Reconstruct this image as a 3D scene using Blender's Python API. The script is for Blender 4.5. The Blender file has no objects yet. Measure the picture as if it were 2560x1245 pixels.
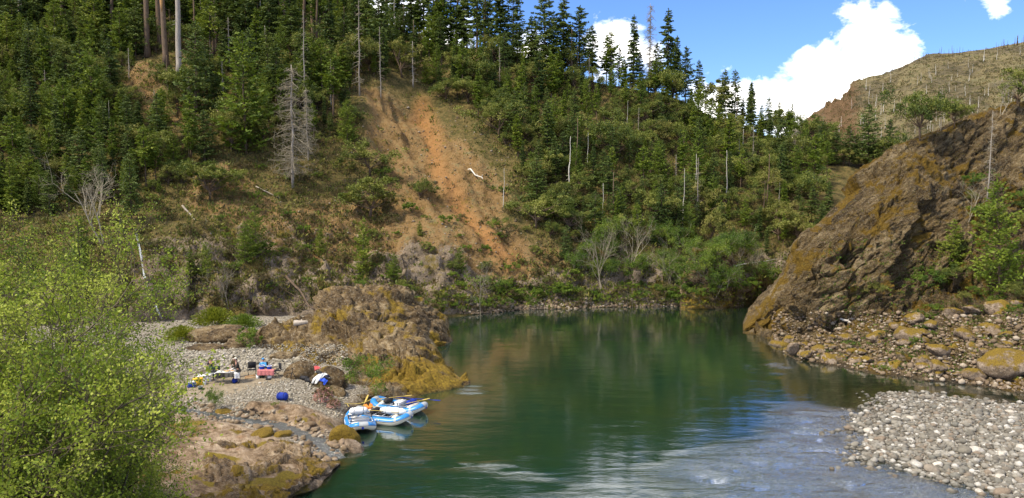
import bpy, math, random
import numpy as np
from mathutils import Vector, Matrix
from mathutils.bvhtree import BVHTree
R = math.radians
rnd = random.Random(7)
rs = np.random.RandomState(11)
S = bpy.context.scene
COL = S.collection

# ------------------------------------------------------------------ camera
CAMZ, FPX, HOR = 16.5, 2000.0, 450.0
PITCH = math.atan((622.5-HOR)/FPX)
cd = bpy.data.cameras.new('camera'); cam = bpy.data.objects.new('camera', cd); COL.objects.link(cam)
cam.location = (0, 0, CAMZ); cam.rotation_euler = (math.pi/2-PITCH, 0, 0)
cd.sensor_width = 36; cd.lens = FPX/2560*36; cd.clip_start = .5; cd.clip_end = 9000
S.camera = cam
CP, SP = math.cos(PITCH), math.sin(PITCH)
def P(px, py, Y):
    px, py, Y = np.broadcast_arrays(np.asarray(px, float), np.asarray(py, float), np.asarray(Y, float))
    v = 622.5-py
    dx = px-1280; dy = FPX*CP+v*SP; dz = -FPX*SP+v*CP
    return np.stack([dx/dy*Y, Y, CAMZ+dz/dy*Y], -1)
def PZ(px, py, z):
    px = np.asarray(px, float); v = 622.5-np.asarray(py, float)
    dx = px-1280; dy = FPX*CP+v*SP; dz = -FPX*SP+v*CP
    t = (z-CAMZ)/dz
    return np.stack([dx*t, dy*t, np.broadcast_to(np.asarray(z, float), dx.shape)], -1)
def pix(p):
    x, y, z = p[..., 0], p[..., 1], p[..., 2]-CAMZ
    d = y*CP-z*SP; u = y*SP+z*CP
    return 1280+FPX*x/d, 622.5-FPX*u/d

# ------------------------------------------------------------------ noise
def h3(ix, iy, iz, seed):
    a = (ix.astype(np.int64)*374761393+iy.astype(np.int64)*668265263+iz.astype(np.int64)*2147483647+seed*974634777) & 0xFFFFFFFF
    a = ((a ^ (a >> 13))*1274126177) & 0xFFFFFFFF
    a = ((a ^ (a >> 16))*2246822519) & 0xFFFFFFFF
    a = a ^ (a >> 15)
    return (a & 0xFFFFFF)/float(0xFFFFFF)
def vn(p, seed=0):
    f = np.floor(p); i = f.astype(np.int64); t = p-f; t = t*t*t*(t*(t*6-15)+10)
    o = 0
    for a in (0, 1):
        wx = t[..., 0] if a else 1-t[..., 0]
        for b in (0, 1):
            wy = t[..., 1] if b else 1-t[..., 1]
            for c in (0, 1):
                wz = t[..., 2] if c else 1-t[..., 2]
                o = o+wx*wy*wz*h3(i[..., 0]+a, i[..., 1]+b, i[..., 2]+c, seed)
    return o*2-1
def fbm(p, octv=4, seed=0, gain=.5):
    s = 0; a = 1; n = 0
    for k in range(octv):
        s = s+a*vn(p*(2.03**k)+k*17.3, seed+k); n += a; a *= gain
    return s/n
def ridge(p, octv=4, seed=0):
    s = 0; a = 1; n = 0
    for k in range(octv):
        s = s+a*(1-2*np.abs(vn(p*(2.07**k)+k*9.1, seed+k))); n += a; a *= .5
    return s/n
def cell(p, seed=0):
    i = np.floor(p).astype(np.int64)
    best = np.full(p.shape[:-1], 9.); f2 = best.copy(); pl = np.zeros(p.shape[:-1]); idv = np.zeros(p.shape[:-1])
    for a in (-1, 0, 1):
        for b in (-1, 0, 1):
            for c in (-1, 0, 1):
                x, y, z = i[..., 0]+a, i[..., 1]+b, i[..., 2]+c
                h1, h2, h_3 = h3(x, y, z, seed), h3(x, y, z, seed+1), h3(x, y, z, seed+2)
                d = np.stack([x+h1, y+h2, z+h_3], -1)-p
                q = (d**2).sum(-1)
                k4, k5 = h3(x, y, z, seed+3), h3(x, y, z, seed+4)
                m = q < best
                f2 = np.where(m, best, np.minimum(f2, q))
                best = np.where(m, q, best)
                pl = np.where(m, d[..., 0]*(k4*2-1)+d[..., 1]*(k5*2-1)+d[..., 2]*(h1*2-1), pl)
                idv = np.where(m, k4, idv)
    return np.sqrt(best), np.sqrt(f2), pl, idv
def sst(x, a, b):
    t = np.clip((x-a)/(b-a), 0, 1); return t*t*(3-2*t)

# ------------------------------------------------------------------ mesh helpers
def mkmesh(name, V, F, mats=(), smooth=True, attrs=None, midx=None):
    V = np.asarray(V, np.float32).reshape(-1, 3)
    me = bpy.data.meshes.new(name)
    if isinstance(F, np.ndarray): FL = [F]
    else: FL = [f for f in F if len(f)]
    me.vertices.add(len(V)); me.vertices.foreach_set('co', V.ravel())
    tot = sum(f.size for f in FL); nf = sum(len(f) for f in FL)
    me.loops.add(tot); me.polygons.add(nf)
    me.loops.foreach_set('vertex_index', np.concatenate([f.ravel() for f in FL]).astype(np.int32))
    cnt = np.concatenate([np.full(len(f), f.shape[1]) for f in FL])
    st = np.concatenate([[0], np.cumsum(cnt)[:-1]])
    me.polygons.foreach_set('loop_start', st.astype(np.int32))
    if midx is not None: me.polygons.foreach_set('material_index', np.asarray(midx, np.int32))
    if smooth: me.polygons.foreach_set('use_smooth', np.ones(nf, bool))
    for m in mats: me.materials.append(m)
    if attrs:
        for k, a in attrs.items():
            at = me.attributes.new(k, 'FLOAT', 'POINT'); at.data.foreach_set('value', np.asarray(a, np.float32).ravel())
    me.update(calc_edges=True); me.validate()
    return me
def link(name, me, parent=None, loc=None, rot=None, scale=None):
    o = bpy.data.objects.new(name, me); COL.objects.link(o)
    if parent: o.parent = parent
    if loc is not None: o.location = [float(q) for q in loc]
    if rot is not None: o.rotation_euler = rot
    if scale is not None: o.scale = scale if hasattr(scale, '__len__') else (scale,)*3
    return o
def tag(o, label=None, cat=None, group=None, kind=None):
    if label: o['label'] = label
    if cat: o['category'] = cat
    if group: o['group'] = group
    if kind: o['kind'] = kind
    return o
def thing(name, label, cat, loc=(0, 0, 0), rz=0, group=None, scale=1):
    return tag(link(name, None, None, loc, (0, 0, rz), scale), label, cat, group)

class MB:                         # collects shapes into one mesh
    def __init__(s): s.V = []; s.F4 = []; s.F3 = []; s.n = 0; s.T = []
    def add(s, V, F, t=0.):
        V = np.asarray(V, float).reshape(-1, 3); F = np.asarray(F)
        s.V.append(V); (s.F4 if F.shape[1] == 4 else s.F3).append(F+s.n); s.n += len(V)
        s.T.append(np.full(len(V), t) if np.isscalar(t) else t)
        return s
    def tube(s, pts, rad, sides=5, t=0., cap=True):
        pts = np.asarray(pts, float); n = len(pts); rad = np.broadcast_to(rad, (n,))
        tg = np.gradient(pts, axis=0); tg /= np.linalg.norm(tg, axis=1, keepdims=True)+1e-9
        up = np.array([0, 0, 1.]) if abs(tg[:, 2]).mean() < .8 else np.array([1., 0, 0])
        a = np.cross(tg, up); a /= np.linalg.norm(a, axis=1, keepdims=True)+1e-9
        b = np.cross(tg, a)
        th = np.arange(sides)*2*math.pi/sides
        V = pts[:, None]+rad[:, None, None]*(a[:, None]*np.cos(th)[None, :, None]+b[:, None]*np.sin(th)[None, :, None])
        k = np.arange(sides); k2 = (k+1) % sides
        F = np.concatenate([np.stack([i*sides+k, i*sides+k2, (i+1)*sides+k2, (i+1)*sides+k], 1) for i in range(n-1)])
        base = s.n
        s.add(V, F[:, ::-1], t)
        if cap:
            for ring, fl in ((0, 1), (n-1, 0)):
                c = s.n; s.V.append(pts[ring][None]); s.T.append(np.array([t if np.isscalar(t) else 0.])); s.n += 1
                tr = np.stack([base+ring*sides+k, base+ring*sides+k2, np.full(sides, c)], 1)
                s.F3.append(tr if fl else tr[:, ::-1])
        return s
    def box(s, c, d, rz=0, bev=0, t=0., M=None):
        x, y, z = [q/2 for q in d]
        if bev:
            bm_pts = []
            b = bev
            for sx in (-1, 1):
                for sy in (-1, 1):
                    for sz in (-1, 1):
                        bm_pts += [(sx*(x-b), sy*(y-b), sz*z), (sx*(x-b), sy*y, sz*(z-b)), (sx*x, sy*(y-b), sz*(z-b))]
            import bmesh
            bm = bmesh.new()
            for p in bm_pts: bm.verts.new(p)
            bmesh.ops.convex_hull(bm, input=bm.verts[:])
            bm.verts.index_update()
            V = np.array([v.co[:] for v in bm.verts]); F = np.array([[v.index for v in (f.verts[0], f.verts[1], f.verts[2])] for f in bm.faces if len(f.verts) == 3])
            bm.free()
        else:
            V = np.array([(sx*x, sy*y, sz*z) for sx in (-1, 1) for sy in (-1, 1) for sz in (-1, 1)])
            F = np.array([(0, 1, 3, 2), (4, 6, 7, 5), (0, 4, 5, 1), (2, 3, 7, 6), (0, 2, 6, 4), (1, 5, 7, 3)])
        ca, sa = math.cos(rz), math.sin(rz)
        V = V@np.array([[ca, sa, 0], [-sa, ca, 0], [0, 0, 1]])
        if M is not None: V = V@np.array(M).T
        return s.add(V+np.array(c), F, t)
    def lathe(s, prof, c=(0, 0, 0), sides=16, t=0.):
        prof = np.asarray(prof, float); th = np.arange(sides)*2*math.pi/sides
        V = np.stack([prof[:, :1]*np.cos(th), prof[:, :1]*np.sin(th), np.repeat(prof[:, 1:2], sides, 1)], -1)+np.array(c)
        k = np.arange(sides); k2 = (k+1) % sides
        F = np.concatenate([np.stack([i*sides+k, i*sides+k2, (i+1)*sides+k2, (i+1)*sides+k], 1) for i in range(len(prof)-1)])
        return s.add(V, F, t)
    def mesh(s, name, mats, smooth=False, ang=None):
        V = np.concatenate(s.V); F = []
        if s.F4: F.append(np.concatenate(s.F4))
        if s.F3: F.append(np.concatenate(s.F3))
        me = mkmesh(name, V, F, mats if isinstance(mats, (list, tuple)) else [mats], smooth, {'tint': np.concatenate(s.T)})
        return me
    def build(s, name, mats, parent=None, smooth=False, **k):
        return link(name, s.mesh(name, mats, smooth), parent, **k)

def cards(mb, C, D, size, t, asp=.6, seed=0, bend=0):
    """leaf cards: centres C, long direction D, random roll"""
    r = np.random.RandomState(seed); n = len(C)
    D = D/(np.linalg.norm(D, axis=1, keepdims=True)+1e-9)
    u = np.cross(D, r.normal(size=(n, 3))); u /= np.linalg.norm(u, axis=1, keepdims=True)+1e-9
    size = np.broadcast_to(size, (n,))[:, None]
    h = D*size*.5; w = u*size*.5*asp
    V = np.stack([C-h, C+w*1.0, C+h, C-w], 1).reshape(-1, 3)
    F = np.arange(4*n).reshape(n, 4)
    mb.add(V, F, np.repeat(t, 4) if not np.isscalar(t) else t)

# ------------------------------------------------------------------ materials
class NB:
    def __init__(s, name):
        s.m = bpy.data.materials.new(name); s.m.use_nodes = True; s.t = s.m.node_tree; s.t.nodes.clear()
        s.out = s.n('ShaderNodeOutputMaterial')
    def n(s, ty, **k):
        x = s.t.nodes.new(ty)
        for a, b in k.items(): setattr(x, a, b)
        return x
    def put(s, sock, v):
        if v is None: return
        if isinstance(v, bpy.types.NodeSocket): s.t.links.new(v, sock)
        elif hasattr(v, '__len__') and len(v) == 3 and sock.type == 'RGBA': sock.default_value = (*v, 1)
        else: sock.default_value = v
    def pos(s): return s.n('ShaderNodeNewGeometry').outputs['Position']
    def obj(s): return s.n('ShaderNodeTexCoord').outputs['Object']
    def map(s, v, sc=(1, 1, 1), rot=(0, 0, 0)):
        x = s.n('ShaderNodeMapping'); s.put(x.inputs[0], v); x.inputs['Scale'].default_value = sc; x.inputs['Rotation'].default_value = rot; return x.outputs[0]
    def noise(s, vec, sc, det=5, ro=.55, dist=0):
        x = s.n('ShaderNodeTexNoise'); s.put(x.inputs['Vector'], vec); x.inputs['Scale'].default_value = sc; x.inputs['Detail'].default_value = det; x.inputs['Roughness'].default_value = ro; x.inputs['Distortion'].default_value = dist; return x.outputs['Fac']
    def vor(s, vec, sc, feat='F1', out='Distance', rnd_=1):
        x = s.n('ShaderNodeTexVoronoi', feature=feat); s.put(x.inputs['Vector'], vec); x.inputs['Scale'].default_value = sc; x.inputs['Randomness'].default_value = rnd_; return x.outputs[out]
    def ramp(s, f, st, interp='LINEAR'):
        x = s.n('ShaderNodeValToRGB'); r = x.color_ramp; r.interpolation = interp
        while len(r.elements) < len(st): r.elements.new(.5)
        for e, (p, c) in zip(r.elements, st):
            e.position = p; e.color = (*c, 1) if hasattr(c, '__len__') else (c, c, c, 1)
        s.put(x.inputs[0], f); return x.outputs[0]
    def mix(s, f, a, b, mode='MIX'):
        x = s.n('ShaderNodeMix', data_type='RGBA', blend_type=mode); s.put(x.inputs[0], f); s.put(x.inputs[6], a); s.put(x.inputs[7], b); return x.outputs[2]
    def math(s, op, a, b=None, c=None, clamp=False):
        x = s.n('ShaderNodeMath', operation=op, use_clamp=clamp)
        s.put(x.inputs[0], a); s.put(x.inputs[1], b); s.put(x.inputs[2], c); return x.outputs[0]
    def attr(s, name): return s.n('ShaderNodeAttribute', attribute_name=name).outputs['Fac']
    def rand(s): return s.n('ShaderNodeObjectInfo').outputs['Random']
    def sep(s, v, k): x = s.n('ShaderNodeSeparateXYZ'); s.put(x.inputs[0], v); return x.outputs[k]
    def bump(s, h, st=.5, d=.1, nrm=None):
        x = s.n('ShaderNodeBump'); s.put(x.inputs['Height'], h); s.put(x.inputs['Strength'], st); x.inputs['Distance'].default_value = d; s.put(x.inputs['Normal'], nrm); return x.outputs[0]
    def bsdf(s, col, rough=.8, nrm=None, spec=.3, metal=0, **k):
        x = s.n('ShaderNodeBsdfPrincipled'); s.put(x.inputs['Base Color'], col); s.put(x.inputs['Roughness'], rough); s.put(x.inputs['Normal'], nrm)
        s.put(x.inputs['Specular IOR Level'], spec); s.put(x.inputs['Metallic'], metal)
        for a, b in k.items(): s.put(x.inputs[a], b)
        return x.outputs[0]
    def done(s, sh): s.t.links.new(sh, s.out.inputs[0]); return s.m

def simple(name, col, rough=.7, spec=.3, var=.25, sc=8, metal=0, bump=0.0):
    b = NB(name); o = b.obj(); f = b.noise(o, sc, 4)
    c = b.mix(f, [q*(1-var) for q in col], [min(1, q*(1+var)) for q in col])
    nr = b.bump(b.noise(o, sc*4, 3), bump, .02) if bump else None
    return b.done(b.bsdf(c, rough, nr, spec, metal))
def leafmat(name, stops, trans=.3, rv=.35, hue=.5, rough=.6):
    """stops: colours chosen by per-clump tint plus per-tree random"""
    b = NB(name)
    f = b.math('ADD', b.math('MULTIPLY', b.attr('tint'), 1-rv), b.math('MULTIPLY', b.rand(), rv))
    n = len(stops)
    c = b.ramp(f, [((i+.5)/n, s_) for i, s_ in enumerate(stops)])
    d = b.bsdf(c, rough, None, .25)
    t = b.n('ShaderNodeBsdfTranslucent'); b.put(t.inputs[0], b.mix(.4, c, (.25, .3, .02)))
    mx = b.n('ShaderNodeMixShader'); mx.inputs[0].default_value = trans
    b.t.links.new(d, mx.inputs[1]); b.t.links.new(t.outputs[0], mx.inputs[2])
    return b.done(mx.outputs[0])

M_fir = leafmat('fir_needles', [(0.029, 0.056, 0.014), (0.056, 0.090, 0.020), (0.091, 0.132, 0.026), (0.138, 0.173, 0.039)], .2)
M_firlight = leafmat('young_fir_needles', [(0.055, 0.096, 0.010), (0.095, 0.148, 0.014), (0.151, 0.204, 0.020), (0.215, 0.246, 0.030)], .25)
M_oak = leafmat('live_oak_leaves', [(0.041, 0.070, 0.014), (0.100, 0.132, 0.024), (0.180, 0.202, 0.037), (0.281, 0.281, 0.066)], .25)
M_oakb = leafmat('olive_leaves', [(0.062, 0.083, 0.018), (0.125, 0.143, 0.029), (0.187, 0.187, 0.039), (0.265, 0.239, 0.065)], .25)
M_alder = leafmat('alder_leaves', [(0.070, 0.123, 0.013), (0.156, 0.222, 0.020), (0.269, 0.332, 0.032), (0.425, 0.468, 0.076)], .4, .15)
M_shrub = leafmat('shrub_leaves', [(.040, .085, .012), (.085, .15, .018), (.14, .21, .025), (.20, .25, .03)], .35)
M_broom = leafmat('yellow_broom', [(.11, .14, .012), (.18, .20, .015), (.26, .26, .02)], .35)
M_brush = leafmat('brush_leaves', [(0.056, 0.048, 0.024), (0.106, 0.086, 0.033), (0.150, 0.103, 0.044), (0.075, 0.086, 0.022), (0.125, 0.127, 0.033)], .2)
M_dry = leafmat('dry_grass', [(.20, .14, .05), (.27, .20, .08), (.16, .14, .04), (.22, .13, .05)], .3)
M_pink = leafmat('pink_blossom', [(.40, .16, .16), (.55, .28, .26), (.30, .24, .10), (.62, .36, .33)], .3, .1)
def bark(name, c1, c2, sc=3):
    b = NB(name); o = b.map(b.obj(), (1, 1, .25)); f = b.noise(o, sc, 6, .7)
    c = b.ramp(b.math('ADD', b.math('MULTIPLY', f, .8), b.math('MULTIPLY', b.rand(), .25)), [(.3, c1), (.75, c2)])
    return b.done(b.bsdf(c, .9, b.bump(b.noise(o, sc*3, 5, .7), .8, .05), .15))
M_bark = bark('brown_bark', (.06, .042, .028), (.20, .14, .095))
M_barkgrey = bark('weathered_grey_wood', (.16, .135, .11), (.42, .37, .31))
M_barkpale = bark('bleached_wood', (.38, .34, .28), (.70, .66, .58))
M_barktan = bark('broken_orange_heartwood', (.38, .18, .06), (.62, .36, .15))
M_char = bark('charred_wood', (.012, .011, .010), (.05, .045, .04))
M_twig = bark('pale_twigs', (.20, .17, .12), (.40, .35, .25))
M_aldb = bark('alder_bark', (.045, .038, .026), (.15, .12, .08), 6)

def rockmat(name, base, moss=None, strata=(0, 0, 0), ssc=(1, 1, 1), lich=.35, mossamt=.5, bumpd=.25, scale=1.):
    b = NB(name); p = b.pos()
    q = b.map(b.map(p, (1, 1, 1), strata), ssc)
    n1 = b.noise(q, .35*scale, 4, .62, .6); n2 = b.noise(q, 1.7*scale, 6, .70, .3); n3 = b.noise(p, 7*scale, 4, .7)
    c = b.ramp(b.math('ADD', b.math('MULTIPLY', n1, .5), b.math('MULTIPLY', n2, .5)), [(.36, base[0]), (.45, base[1]), (.53, base[2]), (.62, base[3])])
    c = b.mix(b.math('MULTIPLY', b.ramp(n3, [(.52, 0), (.68, 1)]), lich), c, (.42, .38, .29))
    c = b.mix(b.ramp(b.noise(p, 3.1*scale, 4, .75), [(.36, .9), (.45, 0)]), c, [q_*.45 for q_ in base[0]])
    if moss:
        mf = b.math('ADD', b.noise(p, .5*scale, 5, .7), b.math('MULTIPLY', b.attr('moss'), .24))
        nz = b.sep(b.n('ShaderNodeNewGeometry').outputs['Normal'], 2)
        mf = b.math('ADD', mf, b.math('MULTIPLY', nz, .10))
        mk = b.ramp(mf, [(.70-.22*mossamt, 0), (.80-.22*mossamt, 1)])
        mc = b.ramp(n3, [(.3, moss[0]), (.5, moss[1]), (.72, moss[2])])
        c = b.mix(mk, c, mc)
    wet = b.ramp(b.math('ADD', b.sep(p, 2), b.math('MULTIPLY', n2, .3)), [(.12, 1), (.45, 0)])
    c = b.mix(b.math('MULTIPLY', wet, .65), c, (.03, .025, .017))
    hgt = b.math('ADD', b.math('MULTIPLY', n2, 1.), b.math('MULTIPLY', n3, .35))
    nr = b.bump(hgt, 1.0, bumpd)
    return b.done(b.bsdf(c, .88, nr, .2))
GOLD = ((.07, .045, .01), (.155, .10, .014), (.27, .19, .022))
M_cliff = rockmat('cliff_rock', ((.025, .017, .008), (.095, .062, .026), (.19, .13, .058), (.36, .275, .15)), ((.07, .042, .008), (.175, .105, .015), (.29, .19, .025)), (0, R(35), 0), (.45, 1, 1.6), .55, .26, 1.0)
M_outcrop = rockmat('outcrop_rock', ((.026, .017, .008), (.072, .046, .021), (.135, .092, .044), (.28, .215, .125)), GOLD, (0, R(-30), 0), (.75, 1, 1.15), .35, .30, .22, .8)
M_boulder = rockmat('mossy_boulder', ((.07, .05, .033), (.14, .10, .065), (.22, .165, .115), (.34, .27, .2)), GOLD, (0, 0, 0), (1, 1, 1), .35, .12, .15, 1.8)
M_mossb = rockmat('thick_golden_moss', ((.08, .06, .03), (.13, .095, .04), (.17, .12, .04), (.25, .18, .08)), GOLD, (0, 0, 0), (1, 1, 1), .1, .9, .15, 2)
M_shelf = rockmat('shelf_rock', ((.045, .028, .015), (.12, .078, .042), (.22, .153, .09), (.38, .295, .20)), GOLD, (0, 0, R(30)), (.6, 1.3, 1), .45, .30, .25, 1.5)
# ------------------------------------------------------------------ sheets (terrain)
def curve(pts, px):
    a = np.array([[p[0], p[1], -1 if p[2] is None else p[2]] for p in pts], float)
    py = np.interp(px, a[:, 0], a[:, 1])
    if (a[:, 2] < 0).all(): return PZ(px, py, 0.)
    return P(px, py, np.interp(px, a[:, 0], a[:, 2]))
def shift(c, d, z):
    k = (c[:, 1]+d)/c[:, 1]; o = c.copy(); o[:, 0] *= k; o[:, 1] *= k; o[:, 2] = z; return o
def sheet_grid(cs, rows):
    cs = np.stack(cs); K = len(cs); out = []; vv = []
    for k in range(K-1):
        p0 = cs[max(k-1, 0)]; p1 = cs[k]; p2 = cs[k+1]; p3 = cs[min(k+2, K-1)]
        n = rows[k]
        for j in range(n+(k == K-2)):
            t = j/n
            m1 = (p2-p0)*.35; m2 = (p3-p1)*.35
            out.append((2*t**3-3*t*t+1)*p1+(t**3-2*t*t+t)*m1+(-2*t**3+3*t*t)*p2+(t**3-t*t)*m2); vv.append(k+t)
    return np.stack(out), np.array(vv)
def gnormal(G):
    a = np.gradient(G, axis=1); b = np.gradient(G, axis=0)
    n = np.cross(a, b); n /= np.linalg.norm(n, axis=-1, keepdims=True)+1e-9
    return n
def gridmesh(name, G, mats, attrs=None):
    r, c = G.shape[:2]
    i = np.arange(r*c).reshape(r, c)
    F = np.stack([i[:-1, :-1], i[:-1, 1:], i[1:, 1:], i[1:, :-1]], -1).reshape(-1, 4)
    return mkmesh(name, G, F, mats, True, attrs)
def poly_in(x, y, poly):
    ins = np.zeros(x.shape, bool); n = len(poly)
    for i in range(n):
        x1, y1 = poly[i]; x2, y2 = poly[(i+1) % n]
        c = ((y1 > y) != (y2 > y)) & (x < (x2-x1)*(y-y1)/(y2-y1+1e-12)+x1)
        ins ^= c
    return ins
def sdist(x, y, poly, closed=True):
    d = np.full(x.shape, 1e9); n = len(poly)
    for i in range(n if closed else n-1):
        x1, y1 = poly[i]; x2, y2 = poly[(i+1) % n]
        dx, dy = x2-x1, y2-y1
        t = np.clip(((x-x1)*dx+(y-y1)*dy)/(dx*dx+dy*dy+1e-9), 0, 1)
        d = np.minimum(d, np.hypot(x-x1-t*dx, y-y1-t*dy))
    return np.where(poly_in(x, y, poly), d, -d) if closed else d

# ---- hillside
hx = np.arange(-760, 2520, 7.)
foot = curve([(-760, 862, None), (0, 850, None), (400, 832, None), (600, 815, None), (800, 803, None), (1110, 795, None), (1200, 785, None), (1300, 776, None), (1500, 768, None), (1700, 765, None), (1845, 765, None), (1880, 752, None), (1950, 748, None), (2200, 738, None), (2520, 735, None)], hx)
c2 = shift(foot, 3.2, 4.2)
c3 = curve([(-760, 470, 108), (0, 460, 108), (400, 455, 110), (700, 450, 113), (1000, 450, 117), (1400, 455, 120), (1700, 480, 125), (1850, 500, 130), (2000, 520, 134), (2200, 530, 136), (2520, 530, 136)], hx)
c4 = curve([(-760, 150, 142), (0, 150, 142), (400, 160, 142), (700, 190, 140), (950, 230, 137), (1050, 270, 138), (1400, 300, 140), (1600, 320, 143), (1850, 380, 148), (2000, 420, 150), (2200, 450, 150), (2520, 460, 150)], hx)
c5 = curve([(-760, -320, 210), (0, -270, 210), (400, -220, 205), (800, -70, 190), (950, 50, 176), (1100, 110, 170), (1280, 160, 164), (1400, 192, 160), (1600, 222, 160), (1750, 262, 162), (1850, 300, 164), (2000, 345, 165), (2100, 390, 166), (2200, 412, 168), (2520, 425, 168)], hx)
c6 = shift(c5, 45, 0); c6[:, 2] = c5[:, 2]-16
c7 = shift(c5, 160, 0); c7[:, 2] = -3
G, vv = sheet_grid([shift(foot, -5, -3), foot, c2, c3, c4, c5, c6, c7], [4, 14, 62, 52, 60, 10, 10])
N = gnormal(G); V2 = np.repeat(vv[:, None], len(hx), 1)
gp = np.stack(pix(G), -1)
SLIP = [(920, 222), (985, 215), (1060, 255), (1120, 318), (1190, 385), (1235, 455), (1260, 520), (1330, 580), (1420, 660), (1400, 730), (1120, 740), (950, 740), (800, 720), (700, 640), (740, 560), (780, 480), (850, 430), (935, 450), (955, 400), (905, 310)]
sl = sdist(gp[..., 0]+fbm(G*.12, 3, 5)*40, gp[..., 1]+fbm(G*.12, 3, 6)*40, SLIP)
slip = sst(sl, -25, 30)
p2a = sdist(gp[..., 0]+fbm(G*.2, 3, 15)*25, gp[..., 1]+fbm(G*.2, 3, 16)*25, [(300, 185), (380, 165), (430, 240), (520, 260), (600, 330), (590, 370), (500, 330), (400, 290), (310, 250)])
p2b = sdist(gp[..., 0]+fbm(G*.2, 3, 25)*35, gp[..., 1]+fbm(G*.2, 3, 26)*35, [(440, 480), (560, 400), (700, 470), (830, 560), (870, 680), (700, 640), (560, 560)])
soil = np.clip(slip*.9+sst(p2a, -15, 20)+sst(p2b, -25, 30)*.8, 0, 1)
orange = np.exp(-(sdist(gp[..., 0], gp[..., 1], [(1055, 265), (1085, 330), (1095, 400), (1150, 480), (1200, 560), (1260, 625), (1285, 640)], False)/26)**2)
lowrock = sst(V2, 1.0, 1.25)*(1-sst(V2+fbm(G*.15, 3, 33)*.35-.28*sst(gp[..., 0], 250, 400)*(1-sst(gp[..., 0], 1000, 1300)), 1.9, 2.45))
GD = np.stack([G[..., 0]*.9+G[..., 2]*.55, G[..., 1]*.4, G[..., 2]*.25-G[..., 0]*.1], -1)
disp = fbm(G*.045, 3, 1)*3.4+ridge(GD*.22, 4, 2)*.9*(.6+soil)+fbm(G*.5, 4, 3)*.5
_, _, plh, _ = cell(G*.42, 30)
disp += plh*1.7*lowrock+ridge(G*.8, 3, 31)*.5*lowrock
disp += slip*(-1.3+ridge(np.stack([GD[..., 0]*.9, GD[..., 1]*.3, GD[..., 2]*.3], -1)*.8, 3, 35)*.8)
disp *= sst(V2, .6, 1.6)*.85+.15
G = G+N*disp[..., None]
hillme = gridmesh('hillside', G, [], {'soil': soil, 'orange': orange, 'rock': lowrock, 'moss': lowrock*(fbm(G*.3, 2, 9))})
b = NB('hillside_ground'); p = b.pos(); q = b.map(b.map(p, (1, 1, 1), (0, R(-50), 0)), (.4, 1, 1.4))
n1 = b.noise(q, .5, 8, .65, .5); n2 = b.noise(p, 2.2, 5, .7); n3 = b.noise(p, 9, 5, .7)
veg = b.ramp(b.math('ADD', b.math('MULTIPLY', n1, .5), b.math('MULTIPLY', n2, .5)), [(.32, (.035, .036, .012)), (.46, (.085, .075, .026)), (.56, (.16, .115, .045)), (.68, (.11, .13, .03))])
so = b.ramp(b.math('ADD', b.math('MULTIPLY', n1, .55), b.math('MULTIPLY', n2, .45)), [(.3, (.10, .07, .03)), (.42, (.17, .105, .04)), (.52, (.245, .155, .07)), (.60, (.18, .15, .068)), (.70, (.32, .245, .135))])
c = b.mix(b.ramp(b.math('ADD', b.attr('soil'), b.math('MULTIPLY', b.math('SUBTRACT', n2, .5), 1.6)), [(.3, 0), (.6, 1)]), veg, so)
rk = b.ramp(b.math('ADD', b.math('MULTIPLY', n1, .4), b.math('MULTIPLY', n3, .6)), [(.32, (.06, .05, .04)), (.45, (.16, .125, .085)), (.55, (.26, .205, .15)), (.68, (.42, .35, .27))])
c = b.mix(b.ramp(b.math('ADD', b.math('MULTIPLY', b.attr('rock'), .55), b.math('MULTIPLY', n2, .8)), [(.66, 0), (.8, 1)]), c, rk)
c = b.mix(b.ramp(b.math('MULTIPLY', b.attr('orange'), b.math('ADD', n2, .5)), [(.2, 0), (1.0, .75)]), c, (.33, .165, .06))
c = b.mix(b.ramp(b.math('ADD', b.noise(p, .25, 6, .7), b.math('MULTIPLY', b.attr('moss'), .3)), [(.62, 0), (.70, .8)]), c, (.17, .125, .02))
c = b.mix(b.ramp(n3, [(.3, .45), (.42, 0)]), c, (.03, .022, .012))
nr = b.bump(b.math('ADD', n2, b.math('MULTIPLY', n3, .4)), 1, .35)
M_hill = b.done(b.bsdf(c, .95, nr, .1))
hillme.materials.append(M_hill)
hill = tag(link('hillside', hillme), kind='structure')
def bvh_of(me):
    co = np.empty(len(me.vertices)*3, np.float32); me.vertices.foreach_get('co', co)
    return BVHTree.FromPolygons([tuple(v) for v in co.reshape(-1, 3).tolist()], [tuple(pl.vertices) for pl in me.polygons])
BV = {'hill': bvh_of(hillme)}
def hit(px, py, which):
    d = P(px, py, 100.)-np.array([0, 0, CAMZ]); best = None
    for w in which:
        h = BV[w].ray_cast(Vector((0, 0, CAMZ)), Vector(d).normalized(), 3000)
        if h[0] is not None and (best is None or h[3] < best[3]): best = h
    return best
def drop(x, y, which, top=400):
    best = None
    for w in which:
        h = BV[w].ray_cast(Vector((x, y, top)), Vector((0, 0, -1)), 1000)
        if h[0] is not None and (best is None or h[0].z > best.z): best = h[0]
    return best

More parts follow.
